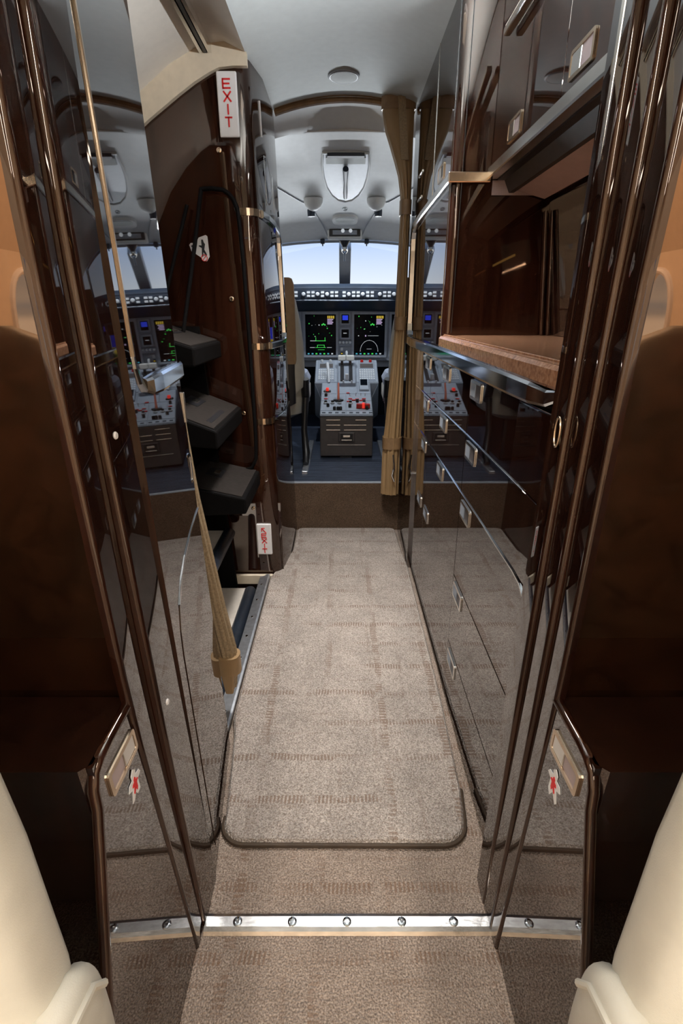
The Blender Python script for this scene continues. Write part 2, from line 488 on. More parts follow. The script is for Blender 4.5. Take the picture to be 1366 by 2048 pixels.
for s, nm, lb in ((-1, 'wall_cabin_left', 'cream cabin side wall with oval windows on the left'), (1, 'wall_cabin_right', 'cream cabin side wall with oval windows on the right')):
    w = cabin_side(s, nm, lb)
    for i, y in enumerate(WY):
        b = B(); x = s * 1.062
        prism(b, [(y + .14 * math.cos(2 * PI * k / 28), .98 + .20 * math.sin(2 * PI * k / 28)) for k in range(28)], 'x', x, x + s * .004)
        finish(b, 'window_pane', 'glass', w)
        b = B()
        tube(b, [(s * 1.0, y + .13 * math.copysign(abs(math.cos(t)) ** .75, math.cos(t)), .98 + .19 * math.copysign(abs(math.sin(t)) ** .75, math.sin(t))) for t in [2 * PI * (k + .5) / 32 for k in range(32)]], 0.010, 8, closed=True)
        finish(b, 'window_frame', 'sign_white', w, smooth=True)
b = B()
loft(b, [[(-0.70, -2.6, 1.66), (-0.42, -2.6, 1.79), (-.2, -2.6, 1.828), (0.0, -2.6, 1.84), (.2, -2.6, 1.828), (0.42, -2.6, 1.79), (0.70, -2.6, 1.66)],
         [(-0.70, 0.60, 1.66), (-0.42, 0.60, 1.79), (-.2, .60, 1.828), (0.0, 0.60, 1.84), (.2, .60, 1.828), (0.42, 0.60, 1.79), (0.70, 0.60, 1.66)]], closed=False)
finish(b, 'ceiling_cabin', 'headliner', smooth=True, kind='structure', label='pale vaulted cabin ceiling', recenter=False)
b = B(); prism(b, [(s * p[0], p[1]) for s, pts in ((1, SEC), (-1, SEC[::-1][1:])) for p in pts], 'y', -2.62, -2.6)
finish(b, 'wall_aft', 'cabin_wall', kind='structure', label='plain cream wall at the aft end of the cabin', recenter=False)
# unseen fill light strips added along the cabin ceiling
for s, side in ((-1, 'left'), (1, 'right')):
    t = thing('added_ceiling_strip', 'long warm added fill light along the %s edge of the cabin ceiling' % side, 'light', (s * .52, -1.1, 1.70), 'added cabin strips')
    b = B(); box(b, s * .52 - .04, s * .52 + .04, -2.3, 0.1, 1.70, 1.765, 0.004); finish(b, 'housing', 'headliner', t)
    b = B(); box(b, s * .52 - .03, s * .52 + .03, -2.28, 0.08, 1.694, 1.70); finish(b, 'diffuser', 'lamp_glow', t)
    area_light('cabin_fill_lamp', (s * .52, -1.1, 1.688), (.06, 2.3), LIGHTS['cabin'], (1.0, 0.93, 0.84))

# ---- vestibule ceiling, curved down over the entrance on the left
def ceil_z(x): return 1.828 - 0.55 * (x - XC) ** 2
b = B()
xs = [-0.29 + (0.60 * i / 12) for i in range(13)]
loft(b, [[(x, 0.58, ceil_z(x)) for x in xs], [(x, 2.47, ceil_z(x)) for x in xs]], closed=False)
ENT = [(-0.285, 1.776), (-0.287, 1.83), (-0.417, 1.795), (-0.52, 1.746), (-0.615, 1.68), (-0.72, 1.58), (-0.82, 1.42), (-0.88, 1.22)]
finish(b, 'ceiling', 'headliner', smooth=True, kind='structure', label='pale grey vaulted ceiling over the vestibule', recenter=False)
b = B()
E2 = [(-0.29, 1.775), (-0.35, 1.80), (-0.417, 1.795), (-0.52, 1.746), (-0.615, 1.68), (-0.72, 1.58), (-0.82, 1.42), (-0.90, 1.15)]
loft(b, [[(x, 1.0, z) for x, z in E2], [(x, 1.99, z) for x, z in E2]], closed=False)
ce = finish(b, 'ceiling_entry', 'cream_entry', smooth=True, kind='structure', label='cream ceiling curving down over the entrance door', recenter=False)
b = B()
for dx, m in ((-.422, 1), (-.408, 0), (-.395, 1)):
    box(b, dx - .005, dx + .005, 1.1, 1.955, 1.772, 1.796, mi=m)
finish(b, 'air_slot', ['black_plastic', 'satin_metal'], ce, label='dark slot with metal lips in the entrance ceiling')

b = B(); box(b, .29, .68, .56, 2.50, 1.812, 1.84); box(b, -.95, -.28, .56, 1.02, 1.79, 1.84)
finish(b, 'ceiling_over_cabinets', 'headliner', kind='structure', label='pale ceiling panel above the galley cabinets and closet', recenter=False)
b = B(); box(b, .62, 1.0, 2.44, 2.462, .0, 1.84); box(b, -1.0, -.60, 2.44, 2.462, .0, 1.84)
finish(b, 'wall_cockpit_aft', 'panel_grey', kind='structure', label='aft wall of the cockpit behind the partitions', recenter=False)
# ---- left and right outer walls beside the vestibule (fuselage), hidden behind furniture
b = B(); box(b, 0.64, 0.66, 0.6, 2.48, 0.0, 1.83)
finish(b, 'wall_galley_outer', 'door_lining', kind='structure', label='dark outer wall behind the galley', recenter=False)

# ---- bulkheads with fluted door jambs
XL = [(0, -.252), (.53, -.281), (1.04, -.295), (1.25, -.296), (1.55, -.290), (1.85, -.275)]
XLi = [(0, -.248), (.5, -.268), (1.04, -.2855), (1.25, -.288), (1.55, -.288), (1.85, -.285)]
XR = [(0, .270), (.53, .289), (1.04, .296), (1.25, .302), (1.55, .296), (1.85, .262)]
XRi = [(0, .268), (.5, .274), (1.0, .283), (1.85, .29)]
ZL = [0.0] + [0.06 * k for k in range(1, 31)] + [1.83]
BY = 0.582
def bulkhead(s, T, Ti, name, lab):
    rows = []
    for z in ZL:
        xi = smooth_tab(T, z)
        # outer side follows the cabin section
        xo = s * lin([(p[1], p[0]) for p in SEC[:-1]], min(z, 1.79)) * 0.999
        xi2 = xi + s * 0.006
        if abs(xo) < abs(xi2): xo = xi2 + s * .02
        rows.append([(xi2, BY, z), (xo, BY, z), (xo, BY + .05, z), (xi2, BY + .05, z)])
    b = B(); loft(b, rows)
    w = finish(b, name, 'bulkhead_veneer', kind='structure', label=lab, recenter=False)
    # three vertical half-round mouldings stepping through the doorway
    for k in range(2 if s < 0 else 3):
        rows = []
        for z in ZL:
            xa = smooth_tab(T, z); xb = smooth_tab(Ti, z)
            y0, y1 = BY - .006 + .040 * k, BY - .006 + .040 * (k + 1) - .003
            t0 = k / 3; t1 = (k + 1) / 3
            x0 = xa + (xb - xa) * t0; x1 = xa + (xb - xa) * t1
            row = []
            # stepped flat facets, each with a rounded aft edge
            if s < 0:
                xf_ = (xa, xb)[k]
                y0, y1 = ((BY - .006 - .02 * min(1, z / .6), .612), (.614, .703))[k]
                r_ = .007
            else:
                xf_ = xa + (xb - xa) * k / 2
                y0, y1 = ((BY - .006 - .012 * min(1, z / .6), .604), (.606, .648), (.650, .70))[k]
                r_ = .0065
            row = [(xf_ + s * r_ * (1 - math.sin(a)), y0 + r_ * (1 - math.cos(a)), z) for a in [PI / 2 * q / 6 for q in range(7)]]
            bk = .013 if k == 0 else .035
            row += [(xf_ + s * .01 * (y1 - y0 - r_), y1, z), (xf_ + s * bk, y1, z), (xf_ + s * bk, y0, z)]
            rows.append(row)
        b = B(); loft(b, rows)
        for f in b.faces:
            f.normal_update()
            if abs(f.normal.x) > .97: f.material_index = 1
        finish(b, 'moulding', ['veneer', 'veneer_side'], w, smooth=True)
    return w
wl = bulkhead(-1, XL, XLi, 'wall_bulkhead_left', 'glossy dark wood bulkhead left of the doorway')
wr = bulkhead(1, XR, XRi, 'wall_bulkhead_right', 'glossy dark wood bulkhead right of the doorway')

# oval ring pull on the right jamb
b = B()
tube(b, [(0.277, 0.660 + .008 * math.cos(2 * PI * k / 24), 0.905 + .019 * math.sin(2 * PI * k / 24)) for k in range(24)], 0.0016, 8, closed=True)
finish(b, 'ring_pull', 'brass_metal', smooth=True, label='slim oval brass ring set in the right door jamb', cat='ring pull')
# small things on the left jamb: a round button and two flush catches
for (y, z, lb) in ((0.640, 0.905, 'small pale round button high on the left door jamb'), (0.640, 0.49, 'small pale round button low on the left door jamb')):
    b = B(); lathe(b, [(.005, -.002), (.005, .001), (.004, .0025)], (smooth_tab(XLi, z) - .01 * (y - .621) - .0005, y, z), 'x', 16)
    finish(b, 'jamb_button', 'sign_white', smooth=True, label=lb, cat='button')

# ================================================================== FLOOR MAT, THRESHOLD
t = thing('carpet_mat', 'long beige carpet mat with brown bound edge lying along the aisle', 'mat', (0, 1.6, 0))
def mat_outline(ins=0.0, nx=7):
    L_ = [(-.222, .765), (-.256, .83), (-.283, 1.06), (-.296, 1.12), (-.298, 1.93), (-.282, 1.99), (-.226, 2.19), (-.224, 2.40)]
    R_ = [(.272, 2.40), (.278, 2.19), (.290, 2.03), (.287, 1.2), (.278, .90), (.272, .84), (.24, .775)]
    L_[0:1] = arc(-.205, .818, .052, 265, 190, 6)
    L_[-1:] = arc(-.199, 2.43, .025, 180, 90, 4)
    R_[0:1] = arc(.247, 2.43, .025, 90, 0, 4)
    R_[-1:] = arc(.214, .818, .054, -10, -88, 6)
    return L_ + R_
b = B(); out = mat_outline()
c = (0, 1.55)
ins = [(c[0] + (x - c[0]) * .993, c[1] + (y - c[1]) * .998) for x, y in out]
loft(b, [[(x, y, 0.002) for x, y in ins], [(x, y, 0.011) for x, y in ins], [(c[0] + (x - c[0]) * .978, c[1] + (y - c[1]) * .993, .0165) for x, y in out]])
finish(b, 'pile', 'mat_pile', t)
nr = len(out)
rot = [out[(k + nr // 2) % nr] for k in range(nr)]
b = B(); tube(b, [(x, y, 0.005) for x, y in rot if y < 1.0], 0.0055, 8)
finish(b, 'bound_edge', 'binding', t, smooth=True, label='brown bound edge of the mat')

t = thing('threshold_strip', 'scratched metal threshold strip with screws across the doorway floor', 'threshold', (0.012, 0.617, 0))
b = B()
prism(b, [(.598, 0.0005), (.602, .006), (.609, .0085), (.626, .0085), (.632, .006), (.636, 0.0005)], 'x', -.249, .274)
finish(b, 'plate', 'scratched_metal', t)
b = B(); lathe(b, [(.0085, 0.0), (.0085, .001), (.006, .0022), (.003, .0022), (.003, .0012)], (0, 0, 0), 'z', 14)
sc0 = finish(b, 'screw', 'chrome', t, smooth=True, local=True)
for i, x in enumerate((-.19, -.09, .01, .11, .205)):
    o = sc0 if i == 0 else dup(sc0, t)
    o.location = (x - .012, 0, .0083)

# ================================================================== SIDE LEDGES AFT OF THE BULKHEAD
def latch_bm(b, c, s, L_=.092, h=.042, k=1.0):
    """flush paddle latch on a wall facing -s*x... centre c, s = outward normal sign"""
    x, y, z = c
    hl, hh = L_ / 2, h / 2
    # bezel ring
    o = rrect(y - hl, y + hl, z - hh, z + hh, .006, 3); i_ = rrect(y - hl + .006, y + hl - .006, z - hh + .006, z + hh - .006, .003, 3)
    n = len(o)
    ro = [[b.verts.new((x, *p)) for p in o], [b.verts.new((x + s * .0028, *p)) for p in o],
          [b.verts.new((x + s * .0032, *p)) for p in i_], [b.verts.new((x + s * .0006, *p)) for p in i_]]
    for a_, b_ in zip(ro, ro[1:]):
        for q in range(n):
            b.faces.new((a_[q], a_[(q + 1) % n], b_[(q + 1) % n], b_[q]))
    # paddle on the forward half, dark recess on the aft half
    xa, xb_ = sorted((x, x + s * .0024))
    box(b, xa, xb_, y + .002, y + hl - .006, z - hh + .006, z + hh - .006, .001, 1, 1)
    xa, xb_ = sorted((x, x + s * .0007))
    box(b, xa, xb_, y - hl + .006, y + .002, z - hh + .006, z + hh - .006, 0, 1, 2)
    return b

def sticker(parent, c, s, name='vest_sticker', lab='white vest sticker with a red figure'):
    """small white outlined pictogram of a figure, flat on the panel"""
    x, y, z = c
    b = B()
    pts = [(0, .026), (.006, .020), (.005, .012), (.016, .010), (.020, .003), (.010, .000), (.012, -.018), (.006, -.026), (-.002, -.012), (-.012, -.024), (-.016, -.018), (-.008, -.002), (-.020, .004), (-.016, .012), (-.006, .012), (-.007, .020)]
    xa, xb_ = sorted((x, x + s * .0012))
    prism(b, [(y + p[0], z + p[1]) for p in pts], 'x', xa, xb_)
    xa, xb_ = sorted((x + s * .0006, x + s * .0018))
    prism(b, [(y + p[0] * .45, z + p[1] * .5) for p in pts], 'x', xa, xb_, 1)
    return finish(b, name, ['sticker_white', 'sign_red'], parent, label=lab)

def ledge(s, xt, xb, lab, side):
    t = thing('side_ledge', lab, 'ledge', (s * .6, .515, 0))
    zt = .555; y0, y1 = .45, .575
    b = B()
    rows = []
    for z in [0.0, .15, .3, .42, .5, zt]:
        xi = xb + (xt - xb) * z / zt
        rows.append([(xi, y1, z), (xi, y0 + .012, z), (xi + s * .012, y0, z), (s * .81, y0, z), (s * .81, y1, z)])
    loft(b, rows)
    finish(b, 'body', 'veneer_side', t)
    # side panel towards the aisle, its aft edge raked towards the cabin
    fx = lambda z: xb + (xt - xb) * z / zt
    ya = lambda z: .455 if z > .52 else .455 - .40 * (.52 - z)
    b = B()
    lv = [0.0, .1, .2, .3, .4, .5, .52, zt]
    loft(b, [[(fx(z) - s * .003, y1, z), (fx(z) - s * .003, ya(z), z), (fx(z) + s * .004, ya(z), z), (fx(z) + s * .004, y1, z)] for z in lv])
    finish(b, 'side_panel', 'veneer_side', t)
    # rounded edge bead running along the top and down the aft edge
    P = [(xt - s * .001, y1 - .002, zt - .003), (xt - s * .001, .50, zt - .003), (xt - s * .001, .475, zt - .005), (xt, .461, zt - .013), (xt, .453, zt - .032)]
    for z in (.50, .45, .4, .3, .2, .1, 0.01):
        P.append((fx(z), ya(z), z))
    b = B(); tube(b, P, .007, 10); finish(b, 'edge_bead', 'veneer', t, smooth=True)
    b = B(); latch_bm(b, (0, .515, .503), -s, .082, .036)
    for v in b.verts:
        v.co.x += fx(v.co.z) - s * .0032
    finish(b, 'latch', ['brass_metal', 'satin_metal', 'mauve_panel'], t, label='satin brass paddle latch')
    zc = .448
    o = sticker(t, (fx(zc) - s * .0030, .528, zc), -s)
    return t
ledge(-1, -.292, -.258, 'dark glossy low side ledge with a latch left of the doorway', 'left')
ledge(1, .297, .277, 'dark glossy low side ledge with a latch right of the doorway', 'right')

# ================================================================== CABIN SEATS (cream leather)
def cabin_seat(s, lab):
    t = thing('cabin_seat', lab, 'seat', (s * .55, .1, 0), 'cream cabin seats')
    cx = s * .552
    WT = [(.30, .288), (.45, .288), (.60, .270), (.70, .250), (.80, .235), (.90, .195), (.97, .16), (1.01, .12), (1.03, .07)]
    def cyz(z): return .285 + .075 * ((z - .3) / .73) ** 1.2
    rows = []
    for z in [.30, .40, .45, .52, .60, .68, .76, .82, .86, .90, .93, .95, .97, .985, 1.0, 1.012, 1.02, 1.026, 1.03]:
        w = lin(WT, z); th = .062 if z < .80 else .062 * math.sqrt(max(.03, 1 - ((z - .80) / .236) ** 2))
        rows.append(superell(cx, cyz(z), w, th, z, 40, 3.2))
    b = B(); loft(b, rows); finish(b, 'backrest', 'leather', t, smooth=True)
    for off in (.86, .82):
        b = B(); pts = []
        for z in [.34 + .03 * k for k in range(21)]:
            w = lin(WT, z) * off
            q = (1 - off ** 3.2) ** (1 / 3.2)
            pts.append((cx - s * w, cyz(z) - .062 * q - .0002, z))
        tube(b, pts, .0016, 6); finish(b, 'seam', 'leather', t, smooth=True)
    b = B(); box(b, cx - .25, cx + .25, -.30, .26, .25, .40, .05, 4); finish(b, 'seat_cushion', 'leather', t, smooth=True)
    b = B(); box(b, cx - .24, cx + .24, -.22, .25, 0.0, .26, .02, 2); finish(b, 'base', 'leather', t, smooth=True)
    # armrest on the aisle side with a piped roll
    xa = s * .262
    b = B()
    rows = []
    for y, zt_, hw in ((.335, .415, .010), (.325, .44, .018), (.305, .457, .024), (.27, .462, .026), (.1, .462, .026), (-.15, .462, .026), (-.22, .455, .02), (-.235, .44, .010)):
        rows.append([(p[0], y, p[1] + 0) for p in [(xa + hw * math.copysign(abs(math.cos(a)) ** .7, math.cos(a)), zt_ - .075 + .075 * math.copysign(abs(math.sin(a)) ** .7, math.sin(a))) for a in [2 * PI * k / 20 for k in range(20)]]])
    loft(b, rows); finish(b, 'armrest', 'leather', t, smooth=True)
    b = B(); tube(b, [(xa - s * .020, y, z) for y, z in ((.322, .41), (.305, .437), (.27, .447), (.1, .447), (-.2, .44))], .004, 8)
    finish(b, 'piping', 'leather', t, smooth=True)
    b = B(); box(b, xa - .03, xa + .036, -.2, .27, .20, .375, .018, 3); finish(b, 'arm_support', 'leather', t, smooth=True)
    return t
cabin_seat(-1, 'cream leather cabin seat at the lower left beside the aisle')
cabin_seat(1, 'cream leather cabin seat at the lower right beside the aisle')

# ================================================================== LEFT CLOSET
def clx(y, z):   # face of the closet: turned slightly towards the nose
    return -.250 - .115 * (y - .70) - .030 * z
t = thing('wardrobe_closet', 'tall glossy dark wood closet with metal belt rail beside the entrance', 'closet', (-.6, .88, 0))
b = B(); rows = []
for z in (0.0, .6, 1.2, 1.77):
    y1 = 1.06
    row = [(clx(.702, z), .702, z), (clx(1.045, z), 1.045, z)]
    xb = clx(1.045, z)
    row += [(xb - .004, 1.053, z), (xb - .010, 1.058, z), (xb - .020, 1.06, z), (-.93, 1.06, z), (-.93, .702, z)]
    rows.append(row)
loft(b, rows)
for f in b.faces:
    f.normal_update()
    if abs(f.normal.y) > .97: f.material_index = 1
finish(b, 'body', ['veneer_side', 'veneer'], t)
# lower flap with arched top edge (metal edge strip)
P = [(1.046, .655), (1.0, .652), (.93, .645), (.86, .632), (.80, .612), (.765, .585), (.748, .545), (.742, .50), (.742, .3), (.742, .04)]
b = B(); face_strip(b, P[:6], .004, clx, 1, .0022); finish(b, 'arched_edge', 'chrome', t, label='thin arched metal edge line')
b = B(); face_strip(b, P[5:], .0025, clx, 1, .0012); finish(b, 'seam_strip', 'veneer', t)
# vertical trim rising from the belt rail
up = [(.736, .992), (.736, 1.3), (.736, 1.72)]
b = B(); face_strip(b, up, .006, clx, 1, .003); finish(b, 'edge_trim', 'brass_metal', t, label='slim champagne edge trim')
# belt rail, wrapping round the front corner
b = B()
face_strip(b, [(.736, 1.03), (.736, 1.0), (.739, .977), (.750, .958), (.768, .949), (.80, .945), (.86, .944), (.94, .944), (1.044, .944)], [.005, .006, .008, .012, .018, .026, .030, .030, .030], clx, 1, [.002, .002, .003, .004, .006, .009, .010, .010, .010])
finish(b, 'belt_rail', 'chrome', t, label='polished belt rail')
b = B()
pts = [(clx(1.044, .944) + .003, 1.040), (clx(1.05, .944) + .004, 1.053), (clx(1.05, .944) - .006, 1.066), (clx(1.05, .944) - .03, 1.070), (clx(1.05, .944) - .10, 1.070)]
rows = [[(x, y, .929) for x, y in pts], [(x, y, .959) for x, y in pts]]
inner = [(x - .008, y - .008) for x, y in pts]
loft(b, [[(x, y, .929) for x, y in pts + inner[::-1]], [(x, y, .959) for x, y in pts + inner[::-1]]])
finish(b, 'belt_rail_end', 'chrome', t)
b = B(); latch_bm(b, (clx(1.035, .76) , 1.020, .75), 1, .030, .062); finish(b, 'edge_latch', ['chrome', 'satin_metal', 'black_plastic'], t, label='chrome edge latch')
b = B(); box(b, clx(1.05, .86) - .002, clx(1.05, .86) + .004, 1.043, 1.049, .84, .90, .001); finish(b, 'hinge_strip', 'satin_metal', t)

# ================================================================== AIRSTAIR ENTRANCE
b = B()
D = [(-.66, -.35), (-.74, 0.0), (-.83, .4), (-.88, .8), (-.90, 1.15), (-.82, 1.42)]
loft(b, [[(x, 1.06, z) for x, z in D], [(x, 1.97, z) for x, z in D]], closed=False)
finish(b, 'door_1', 'door_lining', smooth=True, kind='structure', label='dark inside face of the closed airstair door', recenter=False)
b = B(); box(b, -.95, -.295, 1.04, 1.99, -.40, -.36)
finish(b, 'floor_stairwell', 'door_lining', kind='structure', label='dark floor of the airstair well', recenter=False)
b = B(); box(b, -.305, -.292, 1.05, 1.99, -.38, -.012)
finish(b, 'wall_stairwell', 'door_lining', kind='structure', label='dark side of the floor beside the airstair well', recenter=False)

t = thing('airstair', 'folded dark airstair with cream treads inside the entrance door', 'stairs', (-.55, 1.6, -.36))
def upper_step(xa, za, depth, rise, y0, y1, th=.055, txt=False):
    xo = xa - depth; zo = za + rise
    b = B()
    hexa(b, [(xa, y0, za - th), (xa, y1, za - th), (xo, y1, zo - th - .06), (xo, y0, zo - th - .06), (xa, y0, za), (xa, y1, za), (xo, y1, zo), (xo, y0, zo)], .006, 2)
    s_ = finish(b, 'step', 'step_body', t)
    def P(u, v, h): return (xa - depth * u, y0 + (y1 - y0) * v, za + rise * u + h)
    b = B(); hexa(b, [P(.06, .03, .0), P(.06, .985, .0), P(.96, .985, .0), P(.96, .03, .0), P(.06, .03, .0025), P(.06, .985, .0025), P(.96, .985, .0025), P(.96, .03, .0025)])
    finish(b, 'tread_pad', 'step_top', s_, label='brown-grey tread pad')
    b = B(); hexa(b, [P(.50, .45, .002), P(.50, .72, .002), P(.75, .72, .002), P(.75, .45, .002), P(.50, .45, .004), P(.50, .72, .004), P(.75, .72, .004), P(.75, .45, .004)])
    lt = [P(.56, .55, .004), P(.56, .66, .004), P(.64, .66, .004), P(.64, .55, .004), P(.56, .55, .006), P(.56, .66, .006), P(.64, .66, .006), P(.64, .55, .006)]
    hexa(b, lt, mi=1)
    finish(b, 'catch', ['black_plastic', 'satin_metal'], s_, label='black recessed catch')
    if txt:
        b = B(); hexa(b, [P(.14, .15, .002), P(.14, .62, .002), P(.22, .62, .002), P(.22, .15, .002), P(.14, .15, .0032), P(.14, .62, .0032), P(.22, .62, .0032), P(.22, .15, .0032)])
        finish(b, 'marking_strip', 'black_plastic', s_)
upper_step(-.43, .95, .20, .062, 1.58, 1.945)
upper_step(-.372, .715, .20, .078, 1.53, 1.945, txt=True)
upper_step(-.318, .47, .22, .05, 1.62, 1.945)
def tread(xn, zn, depth, y0, y1):
    b = B(); box(b, xn - depth, xn - .018, y0, y1, zn - .03, zn, .006, 2); s_ = finish(b, 'tread', 'step_cream', t)
    b = B()
    rows = []
    for y in (y0 + .01, y0 + .02, y1 - .02, y1 - .01):
        r = .021 if y0 + .015 < y < y1 - .015 else .016
        rows.append([(xn + r * 1.15 * math.cos(a), y, zn - .004 + r * math.sin(a)) for a in [2 * PI * k / 14 for k in range(14)]])
    loft(b, rows); finish(b, 'rubber_nosing', 'black_rubber', s_, smooth=True, label='blue-black rubber nosing')
tread(-.375, -.02, .30, 1.20, 1.90)
tread(-.445, .235, .26, 1.30, 1.91)
for y in (1.10, 1.925):
    b = B(); hexa(b, [(-.42, y, -.36), (-.42, y + .02, -.36), (-.70, y + .02, -.36), (-.70, y, -.36), (-.50, y, 1.0), (-.50, y + .02, 1.0), (-.86, y + .02, 1.0), (-.86, y, 1.0)])
    finish(b, 'stringer', 'step_body', t)

t = thing('stair_handrail', 'dark arched tube handrail against the wooden partition', 'handrail', (-.33, 1.93, .46))
pts = [(-.400, 1.935, .47), (-.345, 1.935, .485), (-.328, 1.935, .52), (-.324, 1.935, .6), (-.326, 1.935, .95), (-.330, 1.935, 1.2), (-.336, 1.935, 1.33)]
pts += [(-.336 - .055 * (1 - math.cos(math.radians(a))) , 1.935, 1.33 + .085 * math.sin(math.radians(a))) for a in (20, 40, 60, 80)]
pts += [(-.42, 1.935, 1.418), (-.455, 1.935, 1.415)]
b = B(); tube(b, pts, .007, 12); finish(b, 'rail_tube', 'step_body', t, smooth=True)
b = B(); tube(b, [(-.452, 1.935, 1.415), (-.48, 1.90, 1.25), (-.56, 1.83, .85)], .007, 10); finish(b, 'strut', 'step_body', t, smooth=True)
b = B(); tube(b, [(-.50, 1.93, 1.37), (-.60, 1.86, 1.05)], .006, 10); finish(b, 'stay', 'step_body', t, smooth=True)

# aluminium sill along the entrance with screws
t = thing('entrance_sill', 'aluminium sill strip with screws along the entrance edge of the aisle', 'sill', (-.32, 1.5, -.02))
b = B(); prism(b, [(-.302, .0), (-.302, .012), (-.308, .014), (-.342, .008), (-.345, -.06), (-.340, -.06), (-.338, .0)], 'y', 1.066, 1.955)
finish(b, 'strip', 'aluminium', t)
b = B(); lathe(b, [(.005, 0.0), (.0045, .0015), (.002, .002)], (0, 0, 0), 'z', 12); s0 = finish(b, 'screw', 'chrome', t, smooth=True, local=True)
for i in range(7):
    o = s0 if i == 0 else dup(s0, t)
    o.location = (-.005, 1.15 + .12 * i - 1.5, .0308)
b = B(); box(b, -.62, -.290, 1.945, 1.962, -.03, .012, .002); finish(b, 'end_trim', 'cream_liner', t, label='cream end trim')

# ================================================================== FORWARD LEFT PARTITION
def lean(z): return -.022 * z
t = thing('entry_partition', 'tall glossy mahogany partition between entrance door and cockpit with EXIT signs', 'partition', (-.6, 2.2, 0))
prof = [(-.288, 1.97), (-.278, 1.972), (-.266, 1.978), (-.257, 1.988), (-.251, 2.002), (-.247, 2.02), (-.228, 2.17), (-.228, 2.462)]
b = B()
rows = []
for z in (-.38, .0, .6, 1.2, 1.62, 1.825):
    xo = {1.62: -.63, 1.825: -.31}.get(z, -.93)
    if z <= 1.2: xo = -.90
    rows.append([(x + lean(z), y, z) for x, y in prof] + [(xo, 2.462, z), (xo, 1.97, z)])
loft(b, rows[:-2]); 
# upper tapering part under the curved ceiling
zz = [(1.2, -.885), (1.42, -.82), (1.58, -.72), (1.68, -.615), (1.746, -.52), (1.79, -.43), (1.80, -.32)]
loft(b, [[(x + lean(z), y, z) for x, y in prof] + [(xo, 2.462, z), (xo, 1.97, z)] for z, xo in zz])
finish(b, 'body', 'veneer', t, smooth=True)
# cream arch liner on top edge of the aft face
b = B()
top = [(-.286, 1.834), (-.35, 1.82), (-.417, 1.795), (-.47, 1.772), (-.52, 1.746), (-.57, 1.715), (-.615, 1.68), (-.66, 1.640), (-.72, 1.58)]
bot = [(-.286, 1.742), (-.33, 1.742), (-.372, 1.738), (-.40, 1.727), (-.45, 1.702), (-.50, 1.672), (-.55, 1.640), (-.60, 1.608), (-.66, 1.565), (-.72, 1.50)]
prism(b, top + bot[::-1], 'y', 1.952, 1.972)
finish(b, 'arch_liner', 'cream_liner', t, label='cream curved liner along the top')
# screws on the aft face
b = B(); lathe(b, [(.0085, 0.0), (.008, -.002), (.005, -.003), (.0048, -.0015), (.002, -.0015)], (0, 0, 0), 'y', 14)
s0 = finish(b, 'screw', 'brass_metal', t, smooth=True, local=True)
for i, (x, z) in enumerate(((-.392, 1.53), (-.385, 1.09), (-.370, .69), (-.357, .305))):
    o = s0 if i == 0 else dup(s0, t)
    o.location = Vector((x, 1.9695, z)) - Vector(t.location)
# metal bands round the corner post
for z, m in ((1.358, 'satin_metal'), (.93, 'satin_metal'), (.657, 'satin_metal')):
    b = B(); h = .011
    pp = [(-.305, 1.968)] + [(x + .003, y - .002) for x, y in prof[:6]]
    loft(b, [[(x + lean(z), y, z - h) for x, y in pp] + [(x + lean(z) - .006, y + .004, z - h) for x, y in pp[::-1]],
             [(x + lean(z), y, z + h) for x, y in pp] + [(x + lean(z) - .006, y + .004, z + h) for x, y in pp[::-1]]])
    finish(b, 'corner_band', 'brass_metal' if m else m, t)
def pxf(y, z): return lin([(1.97, -.288), (2.02, -.247), (2.17, -.228), (2.5, -.228)], y) + lean(z)
loopp = [(2.02, 1.358), (2.10, 1.358), (2.20, 1.352), (2.33, 1.345), (2.36, 1.335), (2.375, 1.31), (2.38, 1.26), (2.38, 1.0), (2.378, .96), (2.36, .938), (2.33, .932), (2.2, .93), (2.02, .93)]
b = B(); face_strip(b, loopp, .024, pxf, 1, .012); finish(b, 'frame_trim', 'chrome', t, label='bent chrome frame trim')
b = B(); face_strip(b, [(2.02, .657), (2.2, .657), (2.44, .657)], .008, pxf, 1, .004); finish(b, 'lower_trim', 'chrome', t)
b = B(); face_strip(b, [(2.10, 1.60), (2.10, 1.70)], .006, pxf, 1, .004); finish(b, 'catch', 'sign_white', t)
b = B(); face_strip(b, [(2.12, 1.40), (2.12, 1.55), (2.28, 1.52), (2.28, 1.40)], .003, pxf, 1, .001); finish(b, 'hatch_outline', 'chrome', t)
b = B(); box(b, -.262, -.248, 1.995, 2.004, .0, .32, .002); finish(b, 'kick_trim', 'veneer', t)
# pictogram sticker on the aft face
b = B()
x, z, y = -.480, 1.245, 1.9705
prism(b, [(x + p[0], z + p[1]) for p in ((-.036, .014), (-.030, .020), (-.012, .020), (-.002, .036), (.022, .044), (.028, .040), (.030, -.022), (.020, -.036), (.008, -.036), (.0, -.024), (-.022, -.010), (-.030, -.006))], 'y', y - .0012, y)
prism(b, [(x + p[0], z + p[1]) for p in ((.006, .030), (.012, .030), (.014, .022), (.018, .016), (.014, .0), (.022, -.016), (.020, -.022), (.010, -.008), (.008, -.022), (.004, -.022), (.006, .004), (-.004, .010), (-.002, .013), (.006, .012))], 'y', y - .0022, y - .001, 1)
prism(b, arc(x - .026, z + .010, .0035, 0, 330, 8), 'y', y - .0022, y - .001, 1)
prism(b, [(x - .028, z + .002), (x - .024, z + .002), (x - .010, z + .014), (x - .013, z + .016)], 'y', y - .0022, y - .001, 1)
ring = []
tube(b, [(x + .012 + .010 * math.cos(2 * PI * k / 16), y - .0018, z - .026 + .010 * math.sin(2 * PI * k / 16)) for k in range(16)], .0012, 6, 2, closed=True)
